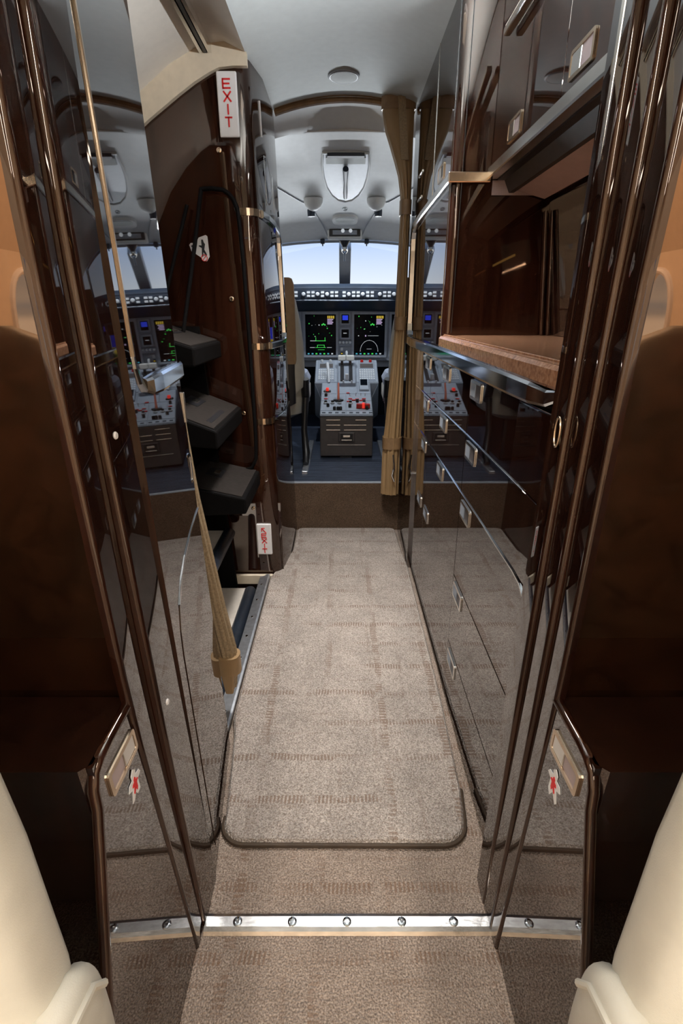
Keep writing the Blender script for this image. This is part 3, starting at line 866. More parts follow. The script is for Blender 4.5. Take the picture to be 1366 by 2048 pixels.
tube(b, [(x + .006, y - .0018, z - .033), (x + .018, y - .0018, z - .019)], .0011, 6, 2)
finish(b, 'pictogram_sticker', ['sticker_white', 'black_plastic', 'sign_red'], t, label='white pictogram sticker with a black figure and red ring')

# ---- EXIT signs
def letter_strokes(ch, w, h, st):
    if ch == 'E': return [((0, 0), (0, h)), ((0, h - st / 2), (w, h - st / 2)), ((0, h / 2), (w * .9, h / 2)), ((0, st / 2), (w, st / 2))]
    if ch == 'X': return [((0, 0), (w, h)), ((0, h), (w, 0))]
    if ch == 'I': return [((w / 2, 0), (w / 2, h))]
    if ch == 'T': return [((w / 2, 0), (w / 2, h)), ((0, h - st / 2), (w, h - st / 2))]
    if ch == '^': return [((0, h), (w, 0)), ((0, h), (w * .75, h)), ((0, h), (0, h * .3))]
def stroke(b, p, q, st, y0, y1, ox, oz):
    d = Vector((q[0] - p[0], q[1] - p[1])); d.normalize(); n = Vector((-d.y, d.x)) * st / 2
    prism(b, [(ox + p[0] + n.x, oz + p[1] + n.y), (ox + p[0] - n.x, oz + p[1] - n.y), (ox + q[0] - n.x, oz + q[1] - n.y), (ox + q[0] + n.x, oz + q[1] + n.y)], 'y', y0, y1)
def exit_sign(lab, cx, z0, z1, w, text, lh, lw, gap, ztop, tilt=0.0):
    t = thing('exit_sign', lab, 'sign', (cx, 1.969, z0), 'exit signs')
    b = B(); box(b, cx - w / 2, cx + w / 2, 1.9575, 1.9695, z0, z1, .004, 2); finish(b, 'plate', 'sign_white', t)
    z = ztop
    for ch in text:
        b = B()
        ww = lw * (1.0 if ch != '^' else .9)
        for p, q in letter_strokes(ch, ww, lh, lh * .16):
            stroke(b, p, q, lh * .16, 1.9562, 1.9576, cx - ww / 2, z - lh)
        finish(b, 'arrow' if ch == '^' else 'letter', 'sign_red', t)
        z -= lh + gap
    t.rotation_euler = (0, tilt, 0)
exit_sign('large white EXIT sign with red upright letters high on the partition', -.352, 1.562, 1.732, .062, 'EXIT', .027, .023, .0055, 1.713)
exit_sign('small white sign with red arrow and EXIT low on the partition', -.318, .103, .240, .060, '^EXIT', .0205, .020, .002, .222)

# ================================================================== GALLEY (right)
GX = .296
gx = lambda y, z: GX
def unit(name, lab, y0, y1, z0, z1, tiers, latches, mat='veneer_side'):
    t = thing(name, lab, 'cabinet', ((GX + .6) / 2, (y0 + y1) / 2, z0), 'galley base cabinets')
    b = B(); box(b, GX + .014, .63, y0 + .0005, y1 - .0005, z0, z1); finish(b, 'body', 'door_lining', t)
    for (a, c), ls in zip(tiers, latches):
        b = B(); box(b, GX, GX + .014, y0 + .0012, y1 - .0012, a + .0012, c - .0012, .0008)
        d = finish(b, 'drawer' if c - a < .35 else 'door', mat, t)
        for (ly, lz) in ls:
            b = B(); latch_bm(b, (GX - .0003, ly, lz), -1); finish(b, 'latch', ['satin_metal', 'panel_light', 'pedestal_taupe'], d, label='chrome paddle latch')
    return t
Z5 = [(.03, .20), (.20, .403), (.403, .632), (.632, .777), (.777, .915)]
unit('base_cabinet', 'dark glossy galley base cabinet of five drawers nearest the doorway', .715, 1.22, 0.0, .918, Z5,
     [[(1.16, .165)], [(1.16, .372)], [(1.16, .598)], [(1.16, .746)], [(1.16, .886)]])
unit('base_cabinet', 'middle dark glossy galley base cabinet with two drawers over a door', 1.22, 1.76, 0.0, .918, [(.03, .632), (.632, .777), (.777, .915)],
     [[(1.5, .602), (1.70, .385)], [(1.5, .746)], [(1.5, .886)]])
unit('base_cabinet', 'narrow dark glossy galley base cabinet furthest forward by the curtain', 1.76, 2.04, 0.0, .918, [(.03, .632), (.632, .777), (.777, .915)],
     [[(1.83, .602), (1.86, .385)], [(1.83, .746)], [(1.83, .886)]])
b = B(); box(b, .286, .63, 2.041, 2.46, 0.0, .918)
finish(b, 'end_panel', 'veneer_side', label='dark glossy end panel below the rail behind the curtain', cat='panel')
t = thing('edge_lines', 'two thin bright metal lines along the galley drawer fronts', 'trim', (GX, 1.4, .632))
b = B(); face_strip(b, [(.80, .777), (2.04, .777)], .004, gx, -1, .0025); finish(b, 'upper_line', 'chrome', t)
b = B(); face_strip(b, [(2.04, .632), (.80, .632), (.762, .628), (.735, .612), (.724, .58), (.72, .52)], .004, gx, -1, .0025); finish(b, 'lower_line', 'chrome', t)

# belt rail below the counter, turning up at both ends and back along the tall unit
t = thing('galley_rail', 'polished metal belt rail framing the galley counter', 'rail', (GX, 1.5, .93))
gr = lambda y, z: .292
b = B()
face_strip(b, [(.678, 1.02), (.680, .985), (.688, .960), (.705, .943), (.735, .936), (.80, .935), (.9, .935), (1.6, .935), (2.25, .932), (2.33, .934), (2.365, .945), (2.378, .97), (2.38, 1.0)], [.010, .010, .012, .016, .023, .032, .034, .034, .034, .034, .030, .026, .022], gr, -1, [.005, .005, .006, .007, .009, .012] + [.013] * 7)
finish(b, 'counter_rail', 'chrome', t)
b = B(); face_strip(b, [(2.38, .995), (2.38, 1.28), (2.378, 1.325), (2.36, 1.352), (2.32, 1.364)], .022, gr, -1, .011); finish(b, 'upright_rail', 'chrome', t)
b = B(); face_strip(b, [(2.33, 1.363), (2.1, 1.372), (1.60, 1.378)], .024, gr, -1, .011); finish(b, 'upper_rail', 'satin_metal', t)
b = B(); box(b, .281, .392, 1.586, 1.600, 1.366, 1.390, .002); finish(b, 'corner_rail', 'brass_metal', t)
b = B(); face_strip(b, [(.678, 1.01), (.677, 1.2), (.676, 1.42), (.676, 1.75)], .010, lambda y, z: .293, -1, .008)
finish(b, 'aft_edge_trim', 'satin_metal', t, label='slim metal trim up the aft edge')

# counter
t = thing('countertop', 'polished brown stone countertop in the galley niche', 'countertop', (.44, 1.15, .953))
b = B()
prism(b, [(.284, .955), (.286, .951), (.615, .951), (.615, .984), (.298, .984), (.289, .982), (.284, .976)], 'y', .705, 1.598)
finish(b, 'slab', 'granite', t)
b = B(); box(b, .297, .303, .71, 1.597, .983, .9875, .001); finish(b, 'raised_lip', 'granite', t)

# tall unit forward of the niche
t = thing('tall_cabinet', 'tall glossy mahogany cabinet forward of the galley niche', 'cabinet', (.45, 2.0, .95))
b = B()
prof = [(GX - .002, 2.462), (GX - .002, 1.625)] + [(GX + .018 + .02 * math.cos(a), 1.62 + .02 * math.sin(a)) for a in [PI + PI / 2 * k / 6 for k in range(7)]] + [(.63, 1.60), (.63, 2.462)]
loft(b, [[(x, y, z) for x, y in prof] for z in (.951, 1.81)]); finish(b, 'body', 'veneer', t, smooth=True)
b = B(); box(b, GX - .0035, GX - .0015, 1.632, 2.458, .952, 1.805); finish(b, 'side_panel', 'veneer_side', t)
b = B(); box(b, .3175, .3195, 1.5985, 1.6015, .99, 1.81); finish(b, 'seam', 'black_plastic', t)
b = B(); face_strip(b, [(1.93, 1.39), (1.93, 1.80)], .0035, lambda y, z: GX - .0035, -1, .0015); finish(b, 'door_line', 'satin_metal', t)
b = B(); latch_bm(b, (GX - .0038, 1.775, 1.425), -1); finish(b, 'latch', ['brass_metal', 'satin_metal', 'black_plastic'], t)
for z in (1.44, 1.52):
    b = B(); box(b, GX - .007, GX - .001, 2.18, 2.28, z - .004, z + .004, .001); finish(b, 'catch', 'satin_metal', t)

# upper cabinets over the niche
t = thing('upper_cabinet', 'upper galley cabinet with two latched doors over the counter', 'cabinet', (.5, 1.15, 1.39))
UX = .392
b = B(); box(b, UX + .012, .63, .70, 1.598, 1.40, 1.80); finish(b, 'body', 'veneer', t)
for (a, c, ly) in ((1.135, 1.597, 1.41), (.70, 1.135, 1.055)):
    b = B(); box(b, UX, UX + .012, a + .001, c - .001, 1.402, 1.80, .0008); d = finish(b, 'door', 'veneer', t)
    b = B(); latch_bm(b, (UX - .0003, ly, 1.437), -1, .095, .044); finish(b, 'latch', ['brass_metal', 'satin_metal', 'mauve_panel'], d, label='satin brass paddle latch')
b = B(); box(b, UX - .008, UX + .02, .70, 1.598, 1.374, 1.401, .003); finish(b, 'bottom_rail', 'satin_metal', t, label='satin metal rail along the bottom')
b = B(); box(b, UX + .02, .62, .70, 1.598, 1.372, 1.384); finish(b, 'underside', 'black_plastic', t)
b = B(); hexa(b, [(.445, .71, 1.343), (.445, 1.597, 1.343), (.458, 1.597, 1.343), (.458, .71, 1.343), (.43, .71, 1.373), (.43, 1.597, 1.373), (.445, 1.597, 1.373), (.445, .71, 1.373)])
finish(b, 'valance', 'door_lining', t)
b = B(); hexa(b, [(.462, .71, 1.348), (.462, 1.590, 1.348), (.540, 1.590, 1.328), (.540, .71, 1.328), (.462, .71, 1.356), (.462, 1.590, 1.356), (.540, 1.590, 1.336), (.540, .71, 1.336)])
finish(b, 'light_panel', 'mauve_panel', t, label='mauve panel beneath the cabinet')
b = B(); box(b, .40, .60, 1.5965, 1.6005, 1.338, 1.372); finish(b, 'end_bracket', 'mauve_panel', t)
# niche back wall and a glowing streak standing in for a reflection
t = thing('niche_back', 'dark glossy back panel of the galley niche with a slim glowing streak as reflection', 'panel', (.6, 1.15, .985))
b = B(); hexa(b, [(.602, .70, .985), (.602, 1.598, .985), (.63, 1.598, .985), (.63, .70, .985), (.552, .70, 1.372), (.552, 1.598, 1.372), (.63, 1.598, 1.372), (.63, .70, 1.372)])
finish(b, 'panel', 'veneer_side', t)
for x, y in ((.582, 1.584), (.566, 1.590)):
    b = B(); tube(b, [(x + .012, y, .986), (x - .018, y, 1.30)], .006, 10)
    finish(b, 'corner_bead', 'veneer', t, smooth=True)
b = B(); hexa(b, [(.5685, .75, 1.225), (.5685, 1.22, 1.225), (.572, 1.22, 1.225), (.572, .75, 1.225), (.5675, .75, 1.232), (.5675, 1.22, 1.232), (.571, 1.22, 1.232), (.571, .75, 1.232)])
finish(b, 'glow_streak', 'amber_reflection', t, label='thin amber glowing streak standing in for a reflection')

# ================================================================== CEILING FITTINGS
t = thing('ceiling_speaker', 'round pale ceiling speaker grille above the aisle', 'speaker', (.008, 2.27, 1.82))
zc = ceil_z(.008)
b = B(); lathe(b, [(.056, .002), (.056, -.006), (.051, -.009), (.046, -.008), (.044, .0)], (.008, 2.27, zc), 'z', 32); finish(b, 'rim', 'post_grey', t, smooth=True)
b = B(); lathe(b, [(.048, -.003), (.047, -.009), (.02, -.012), (.003, -.0125)], (.008, 2.27, zc), 'z', 32); finish(b, 'grille', 'speaker_grey', t, smooth=True)
t = thing('ceiling_light', 'flush ceiling light panel above the entrance aisle', 'light', (.0, 1.62, 1.82))
b = B(); prism(b, rrect(-.10, .10, 1.42, 1.705, .03), 'z', 1.812, 1.826); finish(b, 'rim', 'sign_white', t)
b = B(); prism(b, rrect(-.085, .085, 1.435, 1.69, .025), 'z', 1.808, 1.813); finish(b, 'diffuser', 'lamp_glow', t)
area_light('entry_lamp', (0, 1.56, 1.805), (.16, .24), LIGHTS['entry'], (1.0, 0.96, 0.92), (0, 0, 0), 96)

# curtain track along the front edge of the ceiling
t = thing('curtain_track', 'brown arched curtain track along the front edge of the ceiling', 'curtain track', (XC, 2.46, 1.78))
xs = [-.262 + .55 * i / 16 for i in range(17)]
b = B(); tube(b, [(x, 2.462, ceil_z(x) - .012) for x in xs], .011, 8); finish(b, 'track_tube', 'khaki_dark', t, smooth=True)
b = B(); tube(b, [(x, 2.455, ceil_z(x) + .006) for x in xs], .009, 8); finish(b, 'track_lip', 'khaki_dark', t, smooth=True)

# ================================================================== CURTAINS
t = thing('tied_curtain', 'khaki leather curtain gathered by three straps beside the cockpit', 'curtain', (.235, 2.42, .21))
LEFT = [(.215, .192), (.40, .194), (.48, .198), (.56, .205), (.75, .218), (.95, .232), (1.0, .234), (1.05, .232), (1.25, .236), (1.42, .240), (1.47, .240), (1.55, .226), (1.62, .202), (1.70, .170), (1.76, .158), (1.805, .156)]
rows = []
zs = [.215, .30, .40, .46, .50, .56, .65, .75, .85, .95, 1.0, 1.05, 1.15, 1.25, 1.35, 1.42, 1.46, 1.50, 1.55, 1.60, 1.65, 1.70, 1.76, 1.80]
n = 72
for z in zs:
    l = lin(LEFT, z); r = .281; cx_ = (l + r) / 2; hw = (r - l) / 2
    hd = .038 if z < 1.5 else .038 - .018 * (z - 1.5) / .3
    pl = .16 if z < 1.42 else .16 * max(.15, (1.75 - z) / .33)
    row = []
    for k in range(n):
        a = 2 * PI * k / n
        rp_ = 1 - pl * (0.5 + 0.5 * math.cos(11 * a + .6 * math.sin(z * 5)))
        row.append((cx_ + hw * rp_ * math.cos(a), 2.42 + hd * rp_ * math.sin(a) + .004 * math.sin(z * 7 + 3 * a), z))
    rows.append(row)
b = B(); loft(b, rows); finish(b, 'drape', 'khaki', t, smooth=True)
for z in (.47, 1.0, 1.44):
    l = lin(LEFT, z) - .004; cx_ = (l + .284) / 2; hw = (.284 - l) / 2
    b = B(); loft(b, [superell(cx_, 2.42, hw, .041, z + dz, 28, 2.6) for dz in (-.027, -.024, .024, .027)]); finish(b, 'strap', 'khaki_dark', t, smooth=True, label='khaki leather tie strap')
b = B(); loft(b, [superell(.219, 2.42, .066, .023, z, 28, 3) for z in (1.770, 1.812)]); finish(b, 'header_band', 'khaki_dark', t, smooth=True)
b = B()
hexa(b, [(.232, 2.385, 1.60), (.262, 2.385, 1.60), (.262, 2.39, 1.60), (.232, 2.39, 1.60), (.212, 2.383, 1.805), (.240, 2.383, 1.805), (.240, 2.39, 1.805), (.212, 2.39, 1.805)])
finish(b, 'flap', 'khaki_web', t, label='pale fold of the curtain')
b = B(); tube(b, [(.243, 2.375, .42), (.250, 2.370, .36), (.240, 2.370, .32), (.252, 2.370, .29)], .004, 8); finish(b, 'buckle', 'chrome', t, smooth=True)

t = thing('entrance_curtain', 'narrow khaki curtain strap hanging along the closet edge by the entrance', 'curtain', (-.30, 1.10, .09))
CX = [(.10, -.302, .018), (.17, -.300, .024), (.22, -.304, .028), (.35, -.322, .026), (.66, -.354, .019), (.96, -.372, .016), (1.2, -.381, .016), (1.5, -.392, .014), (1.72, -.400, .014)]
rows = []
n = 60
for i in range(40):
    z = .10 + 1.62 * i / 39
    c_ = lin([(a, b_) for a, b_, _ in CX], z); hw = lin([(a, c2) for a, _, c2 in CX], z)
    row = []
    for k in range(n):
        a = 2 * PI * k / n
        rp_ = 1 - .13 * (0.5 + 0.5 * math.cos(12 * a))
        row.append((c_ + hw * rp_ * math.cos(a), 1.15 + .022 * rp_ * math.sin(a), z))
    rows.append(row)
b = B(); loft(b, rows); finish(b, 'drape', 'khaki_web', t, smooth=True)
b = B(); loft(b, [superell(-.301 - .01 * (z - .17), 1.15, .032, .028, z, 28, 2.6) for z in (.150, .153, .20, .203)]); finish(b, 'strap', 'khaki', t, smooth=True)
b = B(); hexa(b, [(-.312, 1.13, .085), (-.292, 1.13, .085), (-.292, 1.145, .085), (-.312, 1.145, .085), (-.320, 1.125, .155), (-.284, 1.125, .155), (-.284, 1.145, .155), (-.320, 1.145, .155)], .003, 1)
finish(b, 'strap_tail', 'khaki', t)

# ================================================================== COCKPIT SHELL
def hz(y):  # headliner height along the centre
    return lin([(2.46, 1.83), (2.55, 1.812), (2.64, 1.770), (3.75, 1.467), (3.80, 1.45)], y)
b = B(); rows = []
for y in [2.46, 2.50, 2.54, 2.58, 2.61, 2.64, 2.67, 2.9, 3.2, 3.5, 3.72]:
    rows.append([(XC + x, y, hz(y) - .16 * (abs(x) ** 2.2) - (0.0 if y > 2.66 else .25 * x * x)) for x in [-.95 + 1.9 * k / 24 for k in range(25)]])
loft(b, rows, closed=False)
cc = finish(b, 'ceiling_cockpit', 'cockpit_liner', smooth=True, kind='structure', label='pale grey cockpit headliner', recenter=False)
def hl(x, y): return hz(y) - .16 * (abs(x - XC) ** 2.2)
b = B(); tube(b, [(XC - .62 + 1.24 * k / 24, 2.645, hl(XC - .62 + 1.24 * k / 24, 2.645) - .002) for k in range(25)], .006, 8)
finish(b, 'arched_seam', 'cockpit_liner', cc, smooth=True)
# raised seams of the overhead panel
for s in (-1, 1):
    b = B()
    pts = [(.42, 2.95), (.34, 3.08), (.265, 3.19), (.235, 3.23), (.205, 3.25), (.185, 3.30), (.13, 3.52), (.10, 3.70)]
    tube(b, [(XC + s * x, y, hl(XC + s * x, y) - .001) for x, y in pts], .004, 6); finish(b, 'seam', 'post_grey', cc, smooth=True)
# side walls and nose
for s, nm, lb in ((-1, 'wall_cockpit_left', 'dark cockpit side wall on the left'), (1, 'wall_cockpit_right', 'dark cockpit side wall on the right')):
    b = B()
    def quad(*p): b.faces.new([b.verts.new(q) for q in p])
    x0, x1 = XC + s * .93, XC + s * .80
    quad((x0, 2.46, FZ - .05), (x0, 3.6, FZ - .05), (x0, 3.6, 1.12), (x0, 2.46, 1.12))
    quad((x0, 3.6, FZ - .05), (x1, 4.3, FZ - .05), (x1, 4.3, 1.12), (x0, 3.6, 1.12))
    quad((x0, 2.46, 1.12), (x0, 2.85, 1.12), (XC + s * .93, 2.85, 1.66), (XC + s * .93, 2.46, 1.68))
    w = finish(b, nm, 'panel_grey', kind='structure', label=lb, recenter=False)
    for a_, c_ in (((x0, 2.83, 1.12), (x0, 2.83, 1.66)), ((x0, 3.45, 1.12), (XC + s * .90, 3.45, 1.42)), ((XC + s * .86, 3.95, 1.12), (XC + s * .80, 3.72, 1.36))):
        b = B(); tube(b, [a_, c_], .03, 10); finish(b, 'window_post', 'cockpit_liner', w, smooth=True)
    b = B(); loft(b, [[(x0 + .01 * s, 2.85, 1.12), (x0 + .01 * s, 2.85, 1.64)], [(x0 + .01 * s, 3.45, 1.12), (x0 - .02 * s, 3.45, 1.44)]], closed=False); finish(b, 'side_window_pane', 'glass', w)
b = B(); box(b, -.95, .97, 4.28, 4.32, FZ - .05, 1.12); finish(b, 'wall_nose', 'dark_navy', kind='structure', label='dark nose bulkhead ahead of the instrument panel', recenter=False)
for i, (xa, xb_) in enumerate(((XC - .80, XC - .02), (XC + .02, XC + .80))):
    b = B()
    loft(b, [[(xa, 4.26 if i else 4.10, 1.12), (xb_, 4.26 if not i else 4.10, 1.12)], [(xa, 3.74, 1.47 if i else 1.36), (xb_, 3.74, 1.47 if not i else 1.36)]], closed=False)
    finish(b, 'window_%d' % (i + 1), 'glass', kind='structure', label='%s windshield pane' % ('left', 'right')[i], recenter=False)
b = B(); hexa(b, [(XC - .036, 4.23, 1.11), (XC - .036, 4.29, 1.11), (XC + .042, 4.29, 1.11), (XC + .042, 4.23, 1.11), (XC - .036, 3.73, 1.42), (XC - .036, 3.79, 1.47), (XC + .042, 3.79, 1.47), (XC + .042, 3.73, 1.42)], .006, 2)
finish(b, 'trim_1', 'post_grey', kind='structure', label='grey centre post of the windshield', recenter=False)
for s, k in ((-1, 2), (1, 3)):
    b = B(); tube(b, [(XC + s * (.02 + .77 * q / 8), 3.735 + .0 * q, hl(XC + s * (.02 + .77 * q / 8), 3.72) - .004) for q in range(9)], .012, 8)
    finish(b, 'trim_%d' % k, 'post_grey', smooth=True, kind='structure', label='grey upper edge of the %s windshield' % ('left' if s < 0 else 'right'), recenter=False)
    t = thing('visor_clip', 'small dark clip on the %s windshield edge' % ('left' if s < 0 else 'right'), 'clip', (XC + s * .14, 3.70, 1.46))
    b = B(); box(b, XC + s * .14 - .014, XC + s * .14 + .014, 3.68, 3.72, 1.448, 1.476, .006, 2); finish(b, 'clip_body', 'dark_navy', t)
    b = B(); tube(b, [(XC + s * .14, 3.70, 1.452), (XC + s * .14, 3.71, 1.438)], .004, 8); finish(b, 'clip_pin', 'black_plastic', t, smooth=True)

# overhead: recessed handle bay
def on_liner(x, y, d): return (XC + x, y, hl(XC + x, y) - d)
t = thing('overhead_hatch', 'shield-shaped recessed overhead bay with dark handle in cockpit ceiling', 'overhead bay', (XC, 3.0, 1.64))
OUT = [(-.105, 2.80), (-.112, 2.90), (-.108, 3.0), (-.096, 3.09), (-.072, 3.17), (-.038, 3.222), (0, 3.238), (.038, 3.222), (.072, 3.17), (.096, 3.09), (.108, 3.0), (.112, 2.90), (.105, 2.80)]
b = B(); tube(b, [on_liner(x, y, .003) for x, y in OUT], .006, 8, closed=True); finish(b, 'rim', 'cockpit_liner', t, smooth=True)
b = B(); loft(b, [[on_liner(x * .97, 2.80 + (y - 2.80) * .98, .002) for x, y in OUT], [on_liner(x * .95, 2.80 + (y - 2.80) * .97, .005) for x, y in OUT]]); finish(b, 'bay_panel', 'panel_light', t)
b = B(); hexa(b, [on_liner(-.085, 2.795, .018), on_liner(.085, 2.795, .018), on_liner(.085, 2.812, .018), on_liner(-.085, 2.812, .018)] + [on_liner(-.085, 2.795, .004), on_liner(.085, 2.795, .004), on_liner(.085, 2.812, .004), on_liner(-.085, 2.812, .004)])
finish(b, 'slot', 'dark_navy', t)
b = B(); hexa(b, [on_liner(-.092, 2.825, .010), on_liner(.092, 2.825, .010), on_liner(.092, 2.875, .010), on_liner(-.092, 2.875, .010)] + [on_liner(-.092, 2.825, .003), on_liner(.092, 2.825, .003), on_liner(.092, 2.875, .003), on_liner(-.092, 2.875, .003)])
finish(b, 'label_band', 'speaker_grey', t)
b = B(); tube(b, [on_liner(0, 2.895, .02), on_liner(0, 2.93, .022), on_liner(0, 3.02, .022), on_liner(0, 3.10, .022), on_liner(0, 3.16, .02)], [.014, .013, .008, .011, .009], 10); finish(b, 'handle', 'dark_navy', t, smooth=True)
for i, x in enumerate((-.172, .168)):
    t = thing('eyeball_light', ('left', 'right')[i] + ' round swivelling reading light in the cockpit ceiling', 'light', on_liner(x, 3.22, 0))
    c = on_liner(x, 3.22, .0)
    b = B(); lathe(b, [(.052, .006), (.050, -.014), (.042, -.032), (.026, -.046), (.01, -.052)], c, 'z', 24); finish(b, 'shell', 'cockpit_liner', t, smooth=True)
    sd = -1 if x < 0 else 1
    b = B(); lathe(b, [(.020, -.03), (.022, .0), (.016, .014), (.006, .018)], (c[0] + sd * .014, c[1] + .034, c[2] - .044), 'z', 16); finish(b, 'lens', 'dark_navy', t, smooth=True)
t = thing('no_smoking_mark', 'small ringed no smoking mark on the cockpit ceiling', 'mark', on_liner(0, 3.32, 0))
b = B(); tube(b, [on_liner(.012 * math.cos(2 * PI * k / 16), 3.325 + .016 * math.sin(2 * PI * k / 16), .002) for k in range(16)], .0016, 6, closed=True)
finish(b, 'ring', 'post_grey', t, smooth=True)
b = B(); tube(b, [on_liner(-.008, 3.315, .002), on_liner(.008, 3.335, .002)], .0014, 6); finish(b, 'bar', 'post_grey', t, smooth=True)
t = thing('overhead_grille', 'rounded speaker grille in the cockpit ceiling', 'speaker', on_liner(0, 3.45, 0))
b = B(); loft(b, [[on_liner(x, y, d) for x, y in rrect(-.075 * k_, .075 * k_, 3.44 - .055 * k_, 3.44 + .055 * k_, .045 * k_)] for d, k_ in ((-.002, 1.0), (.012, .97), (.016, .85))]); finish(b, 'shell', 'cockpit_liner', t, smooth=True)
b = B(); loft(b, [[on_liner(x, y, d) for x, y in rrect(-.055, .055, 3.42 - .025, 3.42 + .025, .02)] for d in (.014, .0172)]); finish(b, 'grille', 'speaker_grey', t)
t = thing('overhead_light_box', 'black framed light box with pale lens above the windshield', 'light', on_liner(0, 3.6, 0))
b = B(); box(b, XC - .105, XC + .105, 3.575, 3.66, 1.463, 1.515, .008, 2); finish(b, 'housing', 'cockpit_liner', t)
b = B(); box(b, XC - .095, XC + .095, 3.566, 3.578, 1.476, 1.515, .003); finish(b, 'frame', 'black_plastic', t)
b = B(); box(b, XC - .074, XC + .074, 3.562, 3.568, 1.484, 1.508); finish(b, 'lens', 'panel_light', t)
for i, x in enumerate((-.012, .035)):
    b = B(); lathe(b, [(.011, 0), (.009, -.004), (.004, -.005)], (XC + x, 3.562, 1.505), 'y', 14); finish(b, 'bulb', 'sym_white', t, smooth=True)
t = thing('compass', 'small dark magnetic compass hanging on the windshield post', 'compass', (XC, 3.68, 1.40))
b = B(); lathe(b, [(.030, .044), (.034, .036), (.020, .014), (.012, .0)], (XC, 3.68, 1.425), 'z', 20); finish(b, 'mount', 'black_plastic', t, smooth=True)
b = B(); lathe(b, [(.008, .03), (.019, .022), (.022, .008), (.018, -.006), (.008, -.016)], (XC, 3.68, 1.405), 'z', 20); finish(b, 'bowl', 'chrome', t, smooth=True)
b = B(); tube(b, [(XC, 3.68, 1.39), (XC, 3.70, 1.35)], .007, 10); finish(b, 'stem', 'panel_light', t, smooth=True)

# ---- glareshield
t = thing('glareshield', 'dark navy glareshield with a long row of knobs and buttons', 'glareshield', (XC, 3.7, 1.05))
b = B()
xs = [-.90 + 1.8 * k / 24 for k in range(25)]
rows = []
for x in xs:
    dy = -.05 * abs(x) ** 1.5; dz = -.03 * x * x
    rows.append([(XC + x, y + dy, z + dz) for y, z in ((4.25, 1.12), (4.0, 1.195), (3.60, 1.212), (3.50, 1.206), (3.462, 1.192), (3.452, 1.182), (3.452, 1.115), (3.458, 1.106), (3.50, 1.098), (3.60, 1.05), (4.25, 1.05))])
loft(b, rows); finish(b, 'hood', 'dark_navy', t, smooth=True)
b = B(); box(b, XC - .72, XC + .72, 3.446, 3.454, 1.124, 1.170, .002); finish(b, 'control_strip', 'dark_navy', t)
b = B(); tube(b, [(XC - .75, 3.448, 1.112), (XC - .3, 3.448, 1.112), (XC, 3.447, 1.110), (XC + .3, 3.448, 1.112), (XC + .75, 3.448, 1.112)], .004, 8); finish(b, 'edge_line', 'panel_grey', t, smooth=True)
b = B(); lathe(b, [(.012, 0), (.012, -.012), (.009, -.018), (.004, -.019)], (0, 0, 0), 'y', 14); kn = finish(b, 'knob', 'key_white', t, smooth=True, local=True)
b = B(); box(b, -.010, .010, -.006, 0, -.0065, .0065, .001); kb = finish(b, 'button', 'key_white', t, local=True)
first = [True, True]
x = -.68; i = 0
seq = 'kbbkbbgbkbbkbbgkbbkbkbbgbkbbkbbg'
x = -.66
pi = 0
while x < .66:
    ch = seq[pi % len(seq)]; pi += 1
    if ch == 'k':
        o = kn if first[0] else dup(kn, t); first[0] = False
        o.location = Vector((XC + x, 3.447, 1.146)) - Vector(t.location); x += .030
    elif ch == 'b':
        for z in (1.156, 1.136):
            o = kb if first[1] else dup(kb, t); first[1] = False
            o.location = Vector((XC + x, 3.4465, z)) - Vector(t.location)
        x += .028
    else:
        x += .018

